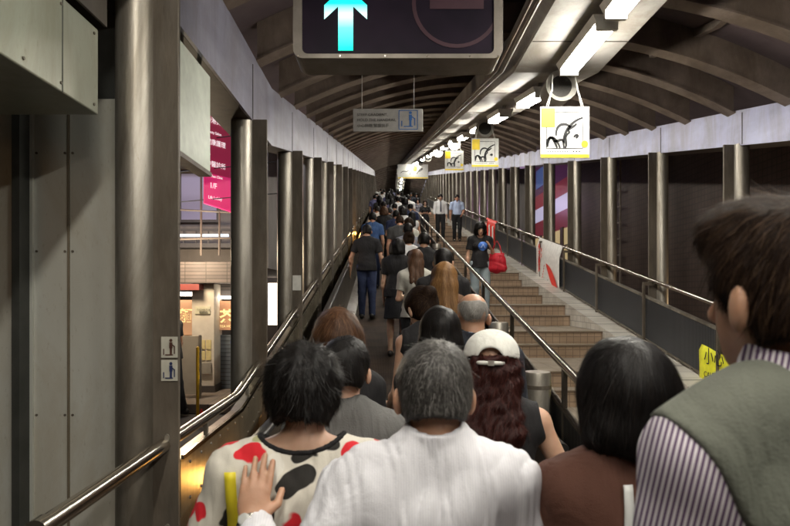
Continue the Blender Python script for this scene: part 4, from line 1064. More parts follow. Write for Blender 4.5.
    if shirt_kind != 'shirt':
        if trim:
            T = Field(top_lo, g.lo + (g.n - 1) * g.h, res); T.d = T.d * 0 + .25; T.ell(P(0, .0, 1.475), (.118 * s, .12 * s, .062 * s), .001)
            nn_ = np.minimum(T.n, g.n); q_ = tuple(slice(0, k_) for k_ in nn_); T2 = Field(top_lo, g.lo + (g.n - 1) * g.h, res)
            T2.d[q_] = np.maximum(g.d[q_] - .003, np.abs(T.d[q_]) - .006)
        if neck > .07: g.ell(P(0, .0, 1.475), (.118 * s, .12 * s, .062 * s), .006, sub=True)
        else: g.cone(na, nbb, neck * s, (neck + .04) * s, .008, sub=True)
        if trim: mesh_obj('neck_trim', *T2.surf(), trim, root)
    if shirt_kind in ('tank', 'dress'): g.ell(P(0, .1, 1.44), (.07 * s, .1 * s, .09 * s), .01, sub=True)
    top = mesh_obj({'shirt': 'shirt', 'tee': 't_shirt', 'tank': 'sleeveless_top', 'vest': 'vest', 'knit': 'knit_top', 'dress': 'blouse'}[shirt_kind], *g.surf(), shirt, root)
    # ---- hair
    ctx = dict(root=root, hc=hc, Rh=Rh, s=s, J=J, P=P, nb=nb, top=top, body=body, res=res, lo=lo, hi=hi, W=W, sh=sh)
    make_hair(ctx, HM[hair] if isinstance(hair, str) else hair, style, strands, strand_w, seed, capped)
    if face:
        for sx in (-1, 1):
            q = hc + Rh @ np.array([sx * .031, .080, .008]) * s
            e = Field(q - .02 * s, q + .02 * s, .0035); e.ell(q, (.013 * s, .009 * s, .0075 * s), .002, Rh); eo = mesh_obj('eye', *e.surf(), eye_w, root)
            q2 = q + Rh @ np.array([0, .0065, 0]) * s; e = Field(q2 - .012 * s, q2 + .012 * s, .002); e.ell(q2, (.0055 * s, .004 * s, .0055 * s), .001, Rh); mesh_obj('iris', *e.surf(), iris, eo)
            q3 = hc + Rh @ np.array([sx * .031, .088, .026]) * s; g = MB(); g.tube([tuple(q3 + Rh @ np.array([d_, -abs(d_) * .25, -abs(d_) * .15]) * s) for d_ in (-.016, 0, .016)], [.002, .0035, .002], 6)
            eb = g.build('eyebrow', HM['black'], None); eb.parent = root
        q = hc + Rh @ np.array([0, .086, -.058]) * s; e = Field(q - .035 * s, q + .035 * s, .003); e.ell(q, (.022 * s, .011 * s, .0075 * s), .002, Rh); mesh_obj('mouth', *e.surf(), lip, root)
    root['_s'] = s
    return ctx

def make_hair(c, mat, style, strands, sw, seed, capped=False):
    hc, Rh, s, root = c['hc'], c['Rh'], c['s'], c['root']; A = lambda x, y, z: hc + Rh @ np.array([x, y, z]) * s
    res = max(.0045, min(c['res'], .008)); lo, hi = hc - .22 * s, hc + .22 * s
    long_ = {'long': .34, 'curly': .30, 'pony': .26}.get(style, 0); lo = lo.copy(); lo[2] -= long_ * s
    f = Field(lo, hi, res); rs = np.random.RandomState(seed + 77)
    t = {'short': .009, 'crop': .006, 'bald': -.0012, 'quiff': .008, 'puffy': .024, 'bob': .026, 'long': .016, 'curly': .022, 'bun': .014, 'pony': .012, 'layered': .02}[style]
    f.ell(A(0, -.018, .030), ((.078 + t) * s, (.096 + t) * s, (.086 + t) * s), .02, Rh)
    if style == 'quiff': f.ell(A(-.012, .035, .088), (.062 * s, .066 * s, .044 * s), .03, Rh)
    if style in ('short', 'crop', 'puffy', 'pony', 'bun', 'quiff'): f.ell(A(0, -.045, -.03), ((.066 + t * .7) * s, (.058 + t * .8) * s, (.058 + t) * s), .03, Rh)
    if style == 'puffy': f.ell(A(0, -.05, .0), (.092 * s, .078 * s, .088 * s), .03, Rh); f.ell(A(0, -.05, .06), (.085 * s, .07 * s, .07 * s), .03, Rh)
    if style in ('bob', 'layered'):
        f.ell(A(0, -.03, -.01), (.112 * s, .10 * s, .10 * s), .03, Rh); f.ell(A(0, -.034, -.075), (.118 * s, .092 * s, .078 * s), .03, Rh)
    if style in ('long', 'curly'):
        z = -(long_); wd = .098 if style == 'long' else .105
        f.ell(A(0, -.04, -.05), (wd * s, .08 * s, .09 * s), .03, Rh)
        b0 = A(0, -.06, -.05); b1 = np.array([b0[0], c['nb'][1] - .085 * s, hc[2] + z * s * .85])
        for dx, rr in ((-.05, .046), (.05, .046), (0, .05)): f.cone(b0 + np.array([dx, 0, 0]) * s, b1 + np.array([dx * (1.5 if style == 'curly' else 1.35), 0, rs.uniform(-.02, .03)]) * s, rr * s, (rr - .016 + (.02 if style == 'curly' else 0)) * s, .03)
    if style == 'pony':
        b0 = A(0, -.115, .02); f.ell(b0, (.028 * s,) * 3, .02); f.cone(b0, b0 + np.array([0, -.04, -.12]) * s, .032 * s, .03 * s, .02); f.cone(b0 + np.array([0, -.04, -.12]) * s, b0 + np.array([.01, -.02, -.25]) * s, .03 * s, .012 * s, .02)
    if style == 'bun': f.ell(A(0, -.115, .05), (.045 * s, .04 * s, .042 * s), .02)
    # open the face, the ears and trim the nape
    f.ell(A(0, .135, -.045), (.092 * s, .085 * s, .10 * s), .012, Rh, sub=True)
    if style in ('short', 'crop', 'bald', 'pony', 'bun', 'quiff'):
        for sx in (-1, 1): f.ell(A(sx * .095, .015, -.045), (.035 * s, .042 * s, .045 * s), .01, Rh, sub=True)
        zc = {'short': -.068, 'quiff': -.068, 'crop': -.062, 'bald': -.055, 'pony': -.08, 'bun': -.09}[style]; f.cut(A(0, 0, zc), -(Rh @ np.array([0, .25, 1])))
    elif style == 'puffy':
        for sx in (-1, 1): f.ell(A(sx * .105, .03, -.05), (.035 * s, .04 * s, .045 * s), .01, Rh, sub=True)
        f.cut(A(0, 0, -.085), -(Rh @ np.array([0, .25, 1])))
    elif style in ('bob', 'layered'): f.cut(A(0, 0, -.112 if style == 'bob' else -.11), -(Rh @ np.array([0, -.12, 1])))
    if style == 'bald': f.ell(A(0, .02, .11), (.082 * s, .13 * s, .085 * s), .01, Rh, sub=True)
    if capped: f.cut(A(0, 0, .030), Rh @ np.array([0, .05, 1]))
    amp = {'curly': .006, 'puffy': .0022, 'layered': .0025}.get(style, .0018)
    f.noise(amp * s, {'curly': 110, 'puffy': 80}.get(style, 60), seed, (1, 1, .5 if style not in ('curly', 'puffy') else 1))
    v, q = f.surf(); tint = rs.rand(len(v)) * .35 + .12
    if strands:
        n = strands; own = rs.rand(n); area_i = rs.randint(0, len(v), n); P0 = v[area_i] + rs.normal(size=(n, 3)) * res * .5
        crown = A(.008, -.075, .095); seg = {'short': 4, 'crop': 3, 'bald': 3}.get(style, 7)
        Ls = {'short': .026, 'crop': .016, 'bald': .022, 'quiff': .045, 'puffy': .034, 'bob': .10, 'long': .14, 'curly': .11, 'pony': .09, 'bun': .07, 'layered': .07}[style] * s
        Ls = Ls * (.6 + .8 * rs.rand(n)); lf = {'short': .0042, 'crop': .004, 'bald': .0042, 'quiff': .008, 'puffy': .009, 'bob': .005, 'long': .004, 'curly': .012, 'layered': .008}.get(style, .003) * s
        fly = rs.rand(n) < .05; lift_ = lf * np.where(fly, 2.8, 1) * (.3 + 1.4 * rs.rand(n) ** 2); jit = rs.normal(size=(n, 3)) * {'short': .22, 'crop': .2, 'puffy': .32, 'quiff': .2, 'bald': .5, 'curly': .45, 'bob': .16, 'long': .12, 'layered': .3}.get(style, .15)
        pos = P0; pts = []; ph = rs.rand(n) * 6.28
        for k in range(seg + 1):
            G = f.grad(pos); dd = f.sample(pos); tgt = -.001 + lift_ * (k / seg) ** 1.2; pos = pos + G * np.clip(tgt - dd, -.01, .01)[:, None]
            off = 0
            if style == 'curly':
                T = np.cross(G, np.array([0, 0, 1.0])); off = T * (np.sin(k * 1.7 + ph) * .006 * s)[:, None] + G * (np.cos(k * 1.7 + ph) * .004 * s)[:, None]
            pts.append(pos + off)
            away = pos - crown; away /= np.linalg.norm(away, axis=1, keepdims=True) + 1e-6
            down = np.array([0, 0, -1.0]); wgt = 1.1 if style in ('bob', 'long', 'curly', 'layered') else .5
            dr = away + down * wgt + jit
            if style == 'pony' or style == 'bun': dr = (A(0, -.115, .03) - pos) * 8 + jit
            dr = dr - G * np.sum(dr * G, 1, keepdims=True); dr /= np.linalg.norm(dr, axis=1, keepdims=True) + 1e-6
            pos = pos + dr * (Ls / seg)[:, None]
        pts = np.stack(pts, 1)    # n, seg+1, 3
        tan = np.gradient(pts, axis=1); G = np.stack([f.grad(pts[:, k]) for k in range(seg + 1)], 1)
        wv = np.cross(tan, G); wv /= np.linalg.norm(wv, axis=2, keepdims=True) + 1e-9
        tap = (1 - .75 * np.linspace(0, 1, seg + 1) ** 2)[None, :, None] * sw * .5
        Lp, Rp = pts - wv * tap, pts + wv * tap; vs = np.stack([Lp, Rp], 2).reshape(-1, 3); m = seg + 1
        b_ = (np.arange(n) * m * 2)[:, None] + (np.arange(seg) * 2)[None]; Q = np.stack([b_, b_ + 1, b_ + 3, b_ + 2], 2).reshape(-1, 4) + len(v)
        v = np.concatenate([v, vs]); q = np.concatenate([q, Q]); tint = np.concatenate([tint, np.repeat(own * .65, m * 2)])
    o = mesh_obj('hair', v, q, mat, root, tint); c['hair_field'] = f; c['hair'] = o
    return o
# ------------------------------------------------------------------ the crowd
def at(x, d, z=None): return ((x - 386) / 600 * d, d, floor_z(d) if z is None else z)
PT = {'black': cm('black trousers', (.02, .02, .022)), 'jeans': cm('blue jeans', (.045, .06, .12), (.03, .04, .085)), 'pale': cm('pale grey jeans', (.34, .40, .42), (.26, .31, .34)),
      'grey': cm('grey trousers', (.10, .10, .10)), 'khaki': cm('khaki trousers', (.20, .16, .11))}
def stripes(c1, c2, sc_, direction='X', dist=1.0, rot=0):
    def p(nt, v, base_):
        w = N(nt, 'ShaderNodeTexWave', Scale=sc_, Distortion=dist); w.inputs['Detail'].default_value = 1; w.inputs['Detail Scale'].default_value = .6; w.bands_direction = direction
        if rot:
            mp = nt.nodes.new('ShaderNodeMapping'); mp.inputs['Rotation'].default_value = (0, rot, .6); nt.links.new(v, mp.inputs['Vector']); v = mp.outputs['Vector']
        nt.links.new(v, w.inputs['Vector']); return ramp(nt, w.outputs['Color'], [(.42, c1), (.56, c2)])
    return p
# --- man in the white shirt
watch_steel = mat_flat('watch steel', (.6, .58, .52), .25, 1)
sh_w = cm('fine striped white shirt', (.68, .67, .70), (.60, .59, .63), .7, 600, .6, stripes((.64, .63, .67), (.69, .68, .705), 60, 'X', .4))
g_ = person('grey haired man in a white shirt at the front centre, hand on the next woman', (.103, 1.27, 0), 0, 1.557, .0048, 'm', 1.03, 'tan', 'grey', 'short', sh_w, 'shirt', PT['grey'],
            head=(0, 4), arms=((unit((-.42, -.36, -.88)), unit((-.60, .68, .57))), ((.22, -.05, -1), (.1, .35, -1))), hands={'l': (unit((.06, .35, 1)), np.array([0, 1, -.2]), .22)},
            strands=9000, strand_w=.0011, wrinkle=.0085, seed=4)
wr = g_['J']['l'][2] + np.array([-.0, .0, -.0]); dv = g_['J']['l'][3]
f_ = Field(wr - .06, wr + .06, .0032); f_.cone(wr - dv * .006, wr + dv * .012, .0315, .031, .002, flat=3); f_.cone(wr - dv * .02, wr + dv * .03, .027, .027, .001, sub=True)
wt = mesh_obj('wrist_watch', *f_.surf(), watch_steel, g_['root'])
up_ = unit(np.array([0, -1, .3]) - dv * np.dot([0, -1, .3], dv)); cc_ = wr + dv * .003 + up_ * .031
f_ = Field(cc_ - .03, cc_ + .03, .003); f_.cone(cc_ - up_ * .004, cc_ + up_ * .005, .0145, .013, .001, flat=3); mesh_obj('watch_face', *f_.surf(), mat_cache('watch dial', (.42, .42, .40), .2), wt)
# --- short haired woman in the bold patterned top
def bold(nt, v, base_):
    k = N(nt, 'ShaderNodeTexVoronoi', Scale=13, Randomness=.9); nz_ = N(nt, 'ShaderNodeTexNoise', Scale=9, Detail=2); nt.links.new(v, nz_.inputs['Vector']); ma_ = nt.nodes.new('ShaderNodeVectorMath'); ma_.operation = 'MULTIPLY_ADD'; nt.links.new(nz_.outputs['Color'], ma_.inputs[0]); ma_.inputs[1].default_value = (.09, .09, .09); nt.links.new(v, ma_.inputs[2]); nt.links.new(ma_.outputs[0], k.inputs['Vector'])
    s1 = nt.nodes.new('ShaderNodeSeparateColor'); nt.links.new(k.outputs['Color'], s1.inputs[0])
    c = ramp(nt, s1.outputs[0], [(0, (.62, .02, .03)), (.36, (.62, .02, .03)), (.361, (.62, .02, .03)), (.45, (.62, .02, .03)), (.451, (.02, .018, .016)), (.66, (.02, .018, .016)), (.661, (.42, .40, .22)), (.78, (.42, .40, .22)), (.781, (.7, .67, .6))], 'CONSTANT')
    dd = ramp(nt, k.outputs['Distance'], [(0, (1, 1, 1)), (.48, (1, 1, 1)), (.505, (0, 0, 0))])
    mx = nt.nodes.new('ShaderNodeMix'); mx.data_type = 'RGBA'; nt.links.new(dd, mx.inputs['Factor']); mx.inputs['A'].default_value = (.64, .60, .52, 1); nt.links.new(c, mx.inputs['B'])
    return mx.outputs['Result']
fl = cm('bold red black cream print', (.6, .6, .5), None, .8, 500, .3, bold)
bt0 = cm('black neck trim', (.015, .014, .015))
w_ = person('woman with short puffy black hair in a bold red, black and cream print top', (-.205, 1.48, 0), 4, 1.52, .006, 'f', 1.2, 'light', 'black', 'puffy', fl, 'tee', PT['black'], neck=.088, trim=bt0,
            head=(-14, 3), arms=(((-.35, .02, -1), (.0, .5, -.9)), ((.2, .1, -1), (0, .6, -.8))), strands=9000, strand_w=.0013, seed=11)
def strap(name, ctx, pts, r, mat, flat_=.35):
    g = MB(); g.tube(pts, r, 8); o = g.build(name, mat, None, smooth=True); o.parent = ctx['root']; return o
ribbon_y = mat_cache('yellow strap', (.80, .66, .03), .5)
def band_on(ctx, x0, x1, z_top, z_bot, mat, name, width=.02, gap=.006):
    """a flat strap laid on the back of the top, found by probing its surface"""
    me = ctx['top'].data; co = np.empty(len(me.vertices) * 3, np.float32); me.vertices.foreach_get('co', co); co = co.reshape(-1, 3)
    L_, n = [], 22
    for i in range(n + 1):
        t = i / n; x = x0 + (x1 - x0) * t; z = z_top + (z_bot - z_top) * t; row = []
        for dx in (-width / 2, 0, width / 2):
            m = (np.abs(co[:, 0] - x - dx) < .02) & (np.abs(co[:, 2] - z) < .02); y = co[m, 1].min() if m.any() else -.1
            row.append((x + dx + .012 * math.sin(t * 3.2), y - gap * .4, z))
        L_.append(row)
    g = MB(); g.add([p for r_ in L_ for p in r_], [(3 * i + j, 3 * i + j + 1, 3 * i + j + 4, 3 * i + j + 3) for i in range(n) for j in (0, 1)])
    o = g.build(name, mat, None, smooth=True); o.parent = ctx['root']; sd_ = o.modifiers.new('t', 'SOLIDIFY'); sd_.thickness = .004; return o
band_on(w_, -.162, -.178, 1.24, .86, ribbon_y, 'bag_strap', .026)
# --- bob woman
br = cm('brown blouse', (.11, .048, .032), (.075, .032, .022), .8, 500, .8)
b_ = person('woman with a smooth black bob in a brown top with a white strap', (.515, 1.27, 0), -4, 1.55, .006, 'f', .98, 'tan', 'black', 'bob', br, 'tee', PT['black'],
            head=(10, 4), strands=12000, strand_w=.0013, seed=21)
band_on(b_, -.03, -.085, 1.275, .95, mat_cache('white strap', (.6, .6, .58), .5), 'bag_strap', .018)
# --- man in the vest
stp = cm('purple and white striped shirt', (.6, .6, .6), None, .75, 500, .35, stripes((.085, .045, .10), (.56, .52, .54), 46, 'X', .25, -.25))
vm = cm('grey green wool vest', (.135, .14, .115), (.085, .09, .072), .95, 260, .7)
v_ = person('tall man at the right edge in a grey green vest over a striped shirt', (.568, .83, 0), 6, 1.785, .006, 'm', .88, 'tan', 'brown', 'quiff', stp, 'shirt', PT['grey'],
            head=(12, 3), strands=11000, strand_w=.0011, seed=31, wrinkle=.0035)
def vest_over(c):
    s, P = c['s'], c['P']; g = Field(P(-.34, -.25, .8), P(.34, .3, 1.6), .006); W = c['W']
    t_ = .013
    for cc, r_ in ((P(0, -.005, 1.24), (.142, .098, .19)), (P(0, 0, 1.06), (.125, .09, .15)), (P(0, -.012, .94), (.150, .105, .12))): g.ell(cc, tuple(a * s + t_ for a in r_), .05)
    g.cone(P(0, -.006, 1.06), P(0, -.012, .80), .15 * s, .185 * s, .05, flat=2, sq=.76)
    for sd in (-1, 1):
        g.ell(P(sd * .075, -.045, 1.30), (.07 * s + t_, .045 * s + t_, .1 * s), .05)
        g.cone(P(sd * .06, -.02, 1.435), P(sd * (c['sh'] - .01), -.008, 1.362), .046 * s + t_, .054 * W * s + t_, .05)
        g.cone(P(sd * .09, -.012, 1.40), P(sd * (c['sh'] + .004), -.008, 1.352), .056 * s, .064 * W * s + .012, .04)
    for sd in (-1, 1): g.cut(P(sd * (c['sh'] + .014), 0, 1.38), (sd, 0, -.5), .01)
    nk = P(0, .03, 1.47); g.cone(nk - np.array([0, .0, .07]) * s, nk + np.array([0, .02, .2]) * s, .072 * s, .12 * s, .008, sub=True)
    g.ell(P(0, .14, 1.34), (.05 * s, .1 * s, .2 * s), .01, sub=True)
    g.cut(P(0, 0, .88), (0, 0, -1)); g.noise(.0025, 24, 5); mesh_obj('vest', *g.surf(), vm, c['root'])
vest_over(v_)
# --- capped woman
bt = cm('black top', (.018, .017, .018), (.012, .011, .012), .8)
c_ = person('woman in a white cap with long curly reddish brown hair and a black sleeveless top', (.365, 2.08, 0), -12, 1.52, .0065, 'f', 1.1, 'light', 'red', 'curly', bt, 'tank', PT['black'],
            head=(0, 6), arms=(((-.2, .1, -1), (0, .6, -.7)), ((.50, .10, -1), (.22, .55, -.75))), strands=11000, strand_w=.0016, capped=True, seed=41)
def cap_on(c, mat, back_gap=True):
    hc, Rh, s = c['hc'], c['Rh'], c['s']; A = lambda x, y, z: hc + Rh @ np.array([x, y, z]) * s
    f = Field(hc - .2 * s, hc + .25 * s, .0045); Rc = Rh @ rotm(0, 8)
    f.ell(A(0, -.015, .042), (.108 * s, .124 * s, .098 * s), .01, Rc); f.ell(A(0, -.015, .030), (.101 * s, .117 * s, .088 * s), .003, Rc, sub=True)
    f.cut(A(0, 0, .018), -(Rh @ np.array([0, .12, 1])))
    if back_gap: f.ell(A(0, -.14, .028), (.045 * s, .06 * s, .036 * s), .004, sub=True)
    br_ = A(0, .13, .03); f.ell(br_, (.075 * s, .075 * s, .008 * s), .008, Rh @ rotm(0, -14))
    o = mesh_obj('cap', *f.surf(), mat, c['root'])
    if back_gap:
        g = MB(); g.tube([tuple(A(.048 * math.sin(q), -.020 - .126 * math.cos(q * .55), .008)) for q in np.linspace(-1.5, 1.5, 13)], .0075 * s, 8); e = g.build('cap_strap', mat, None, smooth=True); e.parent = o
        g = MB(); p = A(0.004, -.150, .008); g.box(p[0] - .01, p[0] + .01, p[1] - .004, p[1] + .004, p[2] - .009, p[2] + .009); e = g.build('buckle', watch_steel, None); e.parent = o
wc = cm('white cap cotton', (.74, .73, .68), (.66, .65, .60), .8); cap_on(c_, wc)
# --- bald man and the dark haired woman beside him
lbs = cm('light blue shirt', (.38, .48, .66), (.32, .42, .60)); dj = cm('dark jacket', (.03, .034, .045), (.02, .022, .03))
bd = person('balding man with thin grey hair, pale blue collar and dark jacket', (.435, 2.98, 0), 2, 1.67, .007, 'm', 1.05, 'tan', 'silver', 'bald', dj, 'shirt', PT['grey'], head=(4, 6), strands=4200, strand_w=.0012, seed=51)
g = Field(bd['nb'] - .14, bd['nb'] + .14, .005); cc = bd['P'](0, -.012, 1.455); s = bd['s']; g.cone(cc, cc + np.array([0, -.004, .045]), .067 * s, .060 * s, .004, flat=3); g.cone(cc - V3(0, 0, .03), cc + V3(0, 0, .1), .059 * s, .053 * s, .002, sub=True)
mesh_obj('shirt_collar', *g.surf(), lbs, bd['root'])
person('woman with straight black hair in a black top, just left of the balding man', (.235, 2.58, 0), 4, 1.60, .007, 'f', .98, 'light', 'black', 'long', bt, 'tee', PT['black'], head=(0, 8), strands=7000, strand_w=.0018, seed=61)
# --- two behind the patterned top
gk = cm('grey knit', (.16, .155, .15), (.09, .088, .085), .95, 220, .8)
person('black haired woman in a speckled grey knit top behind the front left woman', (-.135, 1.93, 0), 0, 1.52, .007, 'f', 1.0, 'light', 'black', 'short', gk, 'knit', PT['black'], head=(-8, 4), strands=5000, strand_w=.0016, seed=71)
person('woman with an auburn brown bob in black, behind the grey knit woman', (-.195, 2.45, 0), 5, 1.59, .007, 'f', .95, 'light', 'auburn', 'layered', bt, 'tee', PT['black'], head=(5, 6), strands=7000, strand_w=.0017, seed=81)
# --- ponytail woman with the bare arm
pw = person('woman with tied dark brown hair and a bare left arm in a black sleeveless top', (.245, 3.45, 0), 14, 1.72, .0075, 'f', .95, 'light', 'brown', 'bun', bt, 'tank', PT['black'],
            head=(18, 26), arms=(((-.14, .0, -1), (.05, .75, -.35)), ((.12, .03, -1), (-.05, .8, -.3))), strands=5000, strand_w=.002, seed=91)
ph = thing('mobile_phone', 'lit phone held low by the woman with the bare arm', 'phone', (0, 0, 0))
# --- golden haired woman with brown back
brn = cm('ribbed brown cardigan', (.13, .065, .035), (.08, .04, .022), .9, 300, .5, stripes((.075, .036, .02), (.15, .08, .045), 26, 'X', .6))
person('woman with golden brown hair in a ribbed brown cardigan', (.43, 4.45, floor_z(4.45)), -4, 1.79, .008, 'f', 1.02, 'light', 'gold', 'long', brn, 'knit', PT['black'], head=(-6, 18), strands=5000, strand_w=.0022, seed=101)
person('man with thick black hair in a black shirt, above the golden haired woman', (.53, 5.6, floor_z(5.6)), 0, 1.76, .008, 'm', 1, 'tan', 'black', 'short', bt, 'tee', PT['black'], head=(0, 6), strands=3000, strand_w=.002, seed=111)
wht = cm('cream patterned shirt', (.50, .48, .42), (.42, .40, .35), .85, 500, .4, stripes((.36, .34, .30), (.54, .52, .46), 22, 'Z', .5))
person('woman with long brown hair in a cream checked shirt', (.34, 6.9, floor_z(6.9)), 6, 1.60, .008, 'f', 1, 'light', 'auburn', 'long', wht, 'tee', PT['black'], head=(0, 10), strands=3500, strand_w=.0028, seed=121)
wh = cm('white cotton', (.66, .65, .64), (.58, .57, .56)); pu = cm('purple scarf cloth', (.16, .10, .30), (.10, .06, .2))
uw = person('woman with pinned up dark hair in a white top with a purple bag strap', (.35, 9.0, floor_z(9.0)), 0, 1.62, .008, 'f', 1, 'light', 'brown', 'bun', wh, 'tank', PT['black'], head=(0, 8), strands=2500, strand_w=.003, seed=131)
# bag hanging at her left
def shoulder_bag(loc, label, mat, w=.30, h=.24, d=.12, straps=True, group=None, yaw=0, top=None):
    o = thing('shoulder_bag', label, 'bag', loc, group); f = Field((-w / 2 - .06, -d, -h - .05), (w / 2 + .06, d, .05), .008)
    f.ell((0, 0, -h * .55), (w * .52, d * .42, h * .5), .04); f.cone((-w * .34, 0, -h * .12), (w * .34, 0, -h * .12), d * .16, d * .16, .05); f.cone((-w * .38, 0, -h * .82), (w * .38, 0, -h * .82), d * .34, d * .34, .06)
    f.noise(.004, 25, 3); f.cut((0, 0, -h * .06), (0, 0, 1)); mesh_obj('bag_body', *f.surf(), mat, o)
    if straps:
        for dy in (-.03, .03):
            g = MB(); tp = top or .32
            g.tube([(-w * .26, dy, -h * .1), (-w * .16, dy * .8, tp * .55), (0, 0, tp), (w * .16, dy * .8, tp * .55), (w * .26, dy, -h * .1)], .007, 8); q = g.build('bag_handle', mat, None, smooth=True); q.parent = o
    o.rotation_euler = (0, 0, R(yaw)); return o
shoulder_bag((.10, 8.9, floor_z(9) + 1.0), 'dark purple shoulder bag at the side of the woman in white', pu, .28, .28, .14, yaw=60)
# --- the people further up, left side and right side of the moving walkway
nv = cm('navy blue polo', (.05, .10, .24), (.035, .075, .18)); pb = cm('purple blue shirt', (.15, .15, .28), (.11, .11, .22)); dg = cm('dark grey shirt', (.05, .05, .05), (.035, .035, .035)); gy = cm('mid grey shirt', (.22, .22, .25), (.17, .17, .2))
person('man in a black top and blue jeans standing alone on the left', at(367, 10.3), -3, 1.63, .008, 'm', 1, 'tan', 'black', 'short', bt, 'tee', PT['jeans'],
       head=(0, 4), arms=(((-.4, .0, -1), (-.1, .35, -1)), ((.3, .0, -1), (.1, .35, -1))), strands=1500, strand_w=.003, stride=.06, seed=141)
person('man in a blue polo shirt ahead of the man in the black t-shirt', at(372.5, 13.2), 0, 1.68, .009, 'm', 1.02, 'tan', 'black', 'short', nv, 'tee', PT['jeans'], seed=151)
person('man with receding crown in a dark grey shirt, right of the blue polo', at(400, 12.2), 3, 1.68, .009, 'm', 1.1, 'tan', 'brown', 'short', dg, 'tee', PT['black'], head=(8, 12), seed=161)
person('man in a black shirt in the middle of the escalator, farther up', at(383.5, 19.5), 0, 1.7, .010, 'm', 1.02, 'tan', 'black', 'short', bt, 'tee', PT['black'], seed=171)
person('man in a grey shirt with an orange bag high on the escalator', at(394.5, 18.5), -5, 1.68, .010, 'm', 1, 'tan', 'black', 'short', gy, 'tee', PT['grey'], seed=181)
shoulder_bag((at(391.5, 18.1)[0], 18.2, floor_z(18.2) + 1.12), 'small orange bag on the back of the man in grey', mat_cache('orange bag', (.7, .28, .04)), .22, .34, .12, straps=False)
person('person with black hair and a white top near the centre rail', at(403, 16.2), 0, 1.66, .010, 'f', 1, 'light', 'black', 'layered', wh, 'tee', PT['black'], seed=191)
person('woman with long black hair leaning by the centre rail in white', at(412, 15.0), 0, 1.60, .010, 'f', 1, 'light', 'black', 'long', wh, 'tank', PT['grey'], seed=201)
person('dark haired person in navy next to the centre rail, behind the woman in white', at(410.5, 18.2), 0, 1.68, .010, 'm', 1, 'tan', 'black', 'short', cm('navy shirt', (.03, .04, .09)), 'tee', PT['black'], seed=203)
person('man in a purple blue shirt far up at the left wall', at(375, 26.5), 0, 1.74, .011, 'm', 1, 'tan', 'black', 'short', pb, 'tee', PT['black'], seed=211)
q = person('person wearing a white cap far up at the left wall', at(376.6, 32.0), 0, 1.74, .012, 'm', 1, 'tan', 'black', 'short', gy, 'tee', PT['black'], seed=221)
f_ = Field(q['hc'] - .16, q['hc'] + .2, .01); f_.ell(q['hc'] + V3(0, -.015, .05), (.11, .125, .095), .01, q['Rh']); f_.ell(q['hc'] + V3(0, .13, .05), (.07, .07, .012), .01); f_.cut(q['hc'] + V3(0, 0, .03), (0, 0, -1)); mesh_obj('cap', *f_.surf(), wc, q['root'])
q = person('person in a white shirt far up, right of the white cap', at(382, 34.0), 0, 1.76, .012, 'm', 1, 'tan', 'black', 'short', wh, 'tee', PT['black'], seed=231)
protos = [q]
protos.append(person('person in a dark top high in the far crowd', at(390, 29.0), 0, 1.7, .012, 'f', 1, 'light', 'black', 'layered', dg, 'tee', PT['black'], seed=241, group='people far up the escalator'))
protos.append(person('person in a purple top high in the far crowd', at(391.5, 24.0), 0, 1.64, .012, 'f', 1, 'light', 'black', 'long', pb, 'tee', PT['black'], seed=251, group='people far up the escalator'))
rp = random.Random(5)
for i, (x, d) in enumerate(((398, 21.5), (401, 24.5), (405, 20.8), (404.5, 28), (398.5, 31), (393, 35), (388.5, 38), (402, 35), (384, 41), (392, 43), (399, 40), (376.5, 38), (381, 46), (390, 48), (396, 46), (403, 24), (408, 22.5), (396, 27.3), (379.5, 23.2), (387, 32))):
    pr = protos[1 + i % 2] if i % 4 else protos[0]; o = copy_tree(pr['root']); o.location = at(x, d); o.rotation_euler.z = R(rp.uniform(-10, 10)); k_ = rp.uniform(.96, 1.05); o.scale = (k_,) * 3
    lab = {0: 'person in a white shirt in the packed crowd far up the escalator'}.get(i % 4, 'person in a dark top in the packed crowd far up the escalator' if (1 + i % 2) == 1 else 'person in a purple top in the packed crowd far up the escalator')
    o['label'] = lab; o['group'] = 'people far up the escalator'

for i, (x, d, lab, sx_, hr, st_, sh__, kd, lg) in enumerate((
    (397, 8.1, 'woman in a black top and dark skirt left of the purple bag strap', 'f', 'black', 'layered', bt, 'tee', 'skirt'),
    (408, 10.6, 'man in a mid grey shirt just behind the woman with pinned up hair', 'm', 'black', 'short', gy, 'tee', 'trousers'),
    (396, 14.6, 'person in dark navy ahead of the dark grey shirt', 'm', 'black', 'short', cm('navy shirt', (.03, .04, .09)), 'tee', 'trousers'),
    (384, 15.8, 'woman in black with auburn hair ahead of the blue polo', 'f', 'auburn', 'layered', bt, 'tee', 'trousers'),
    (389, 17.2, 'man in a dark grey shirt in the middle beside the orange bag', 'm', 'black', 'short', dg, 'tee', 'trousers'),
    (377, 17.6, 'person in a pale shirt ahead of the blue polo at the left wall', 'm', 'black', 'short', wh, 'tee', 'trousers'),
    (424, 8.4, 'person in black next to the centre rail behind the man with thick black hair', 'm', 'black', 'short', bt, 'tee', 'trousers'),
    (380.5, 21.0, 'woman with long dark hair in purple high on the left', 'f', 'black', 'long', pb, 'tee', 'trousers'),
    (409, 12.6, 'woman in a cream top close to the centre rail', 'f', 'brown', 'layered', wht, 'tee', 'trousers'))):
    person(lab, at(x, d), (i * 7) % 13 - 6, 1.6 + .03 * (i % 4), .009, sx_, 1, 'light' if sx_ == 'f' else 'tan', hr, st_, sh__, kd, PT['black'], legs=lg, seed=400 + i, strands=1200, strand_w=.003)
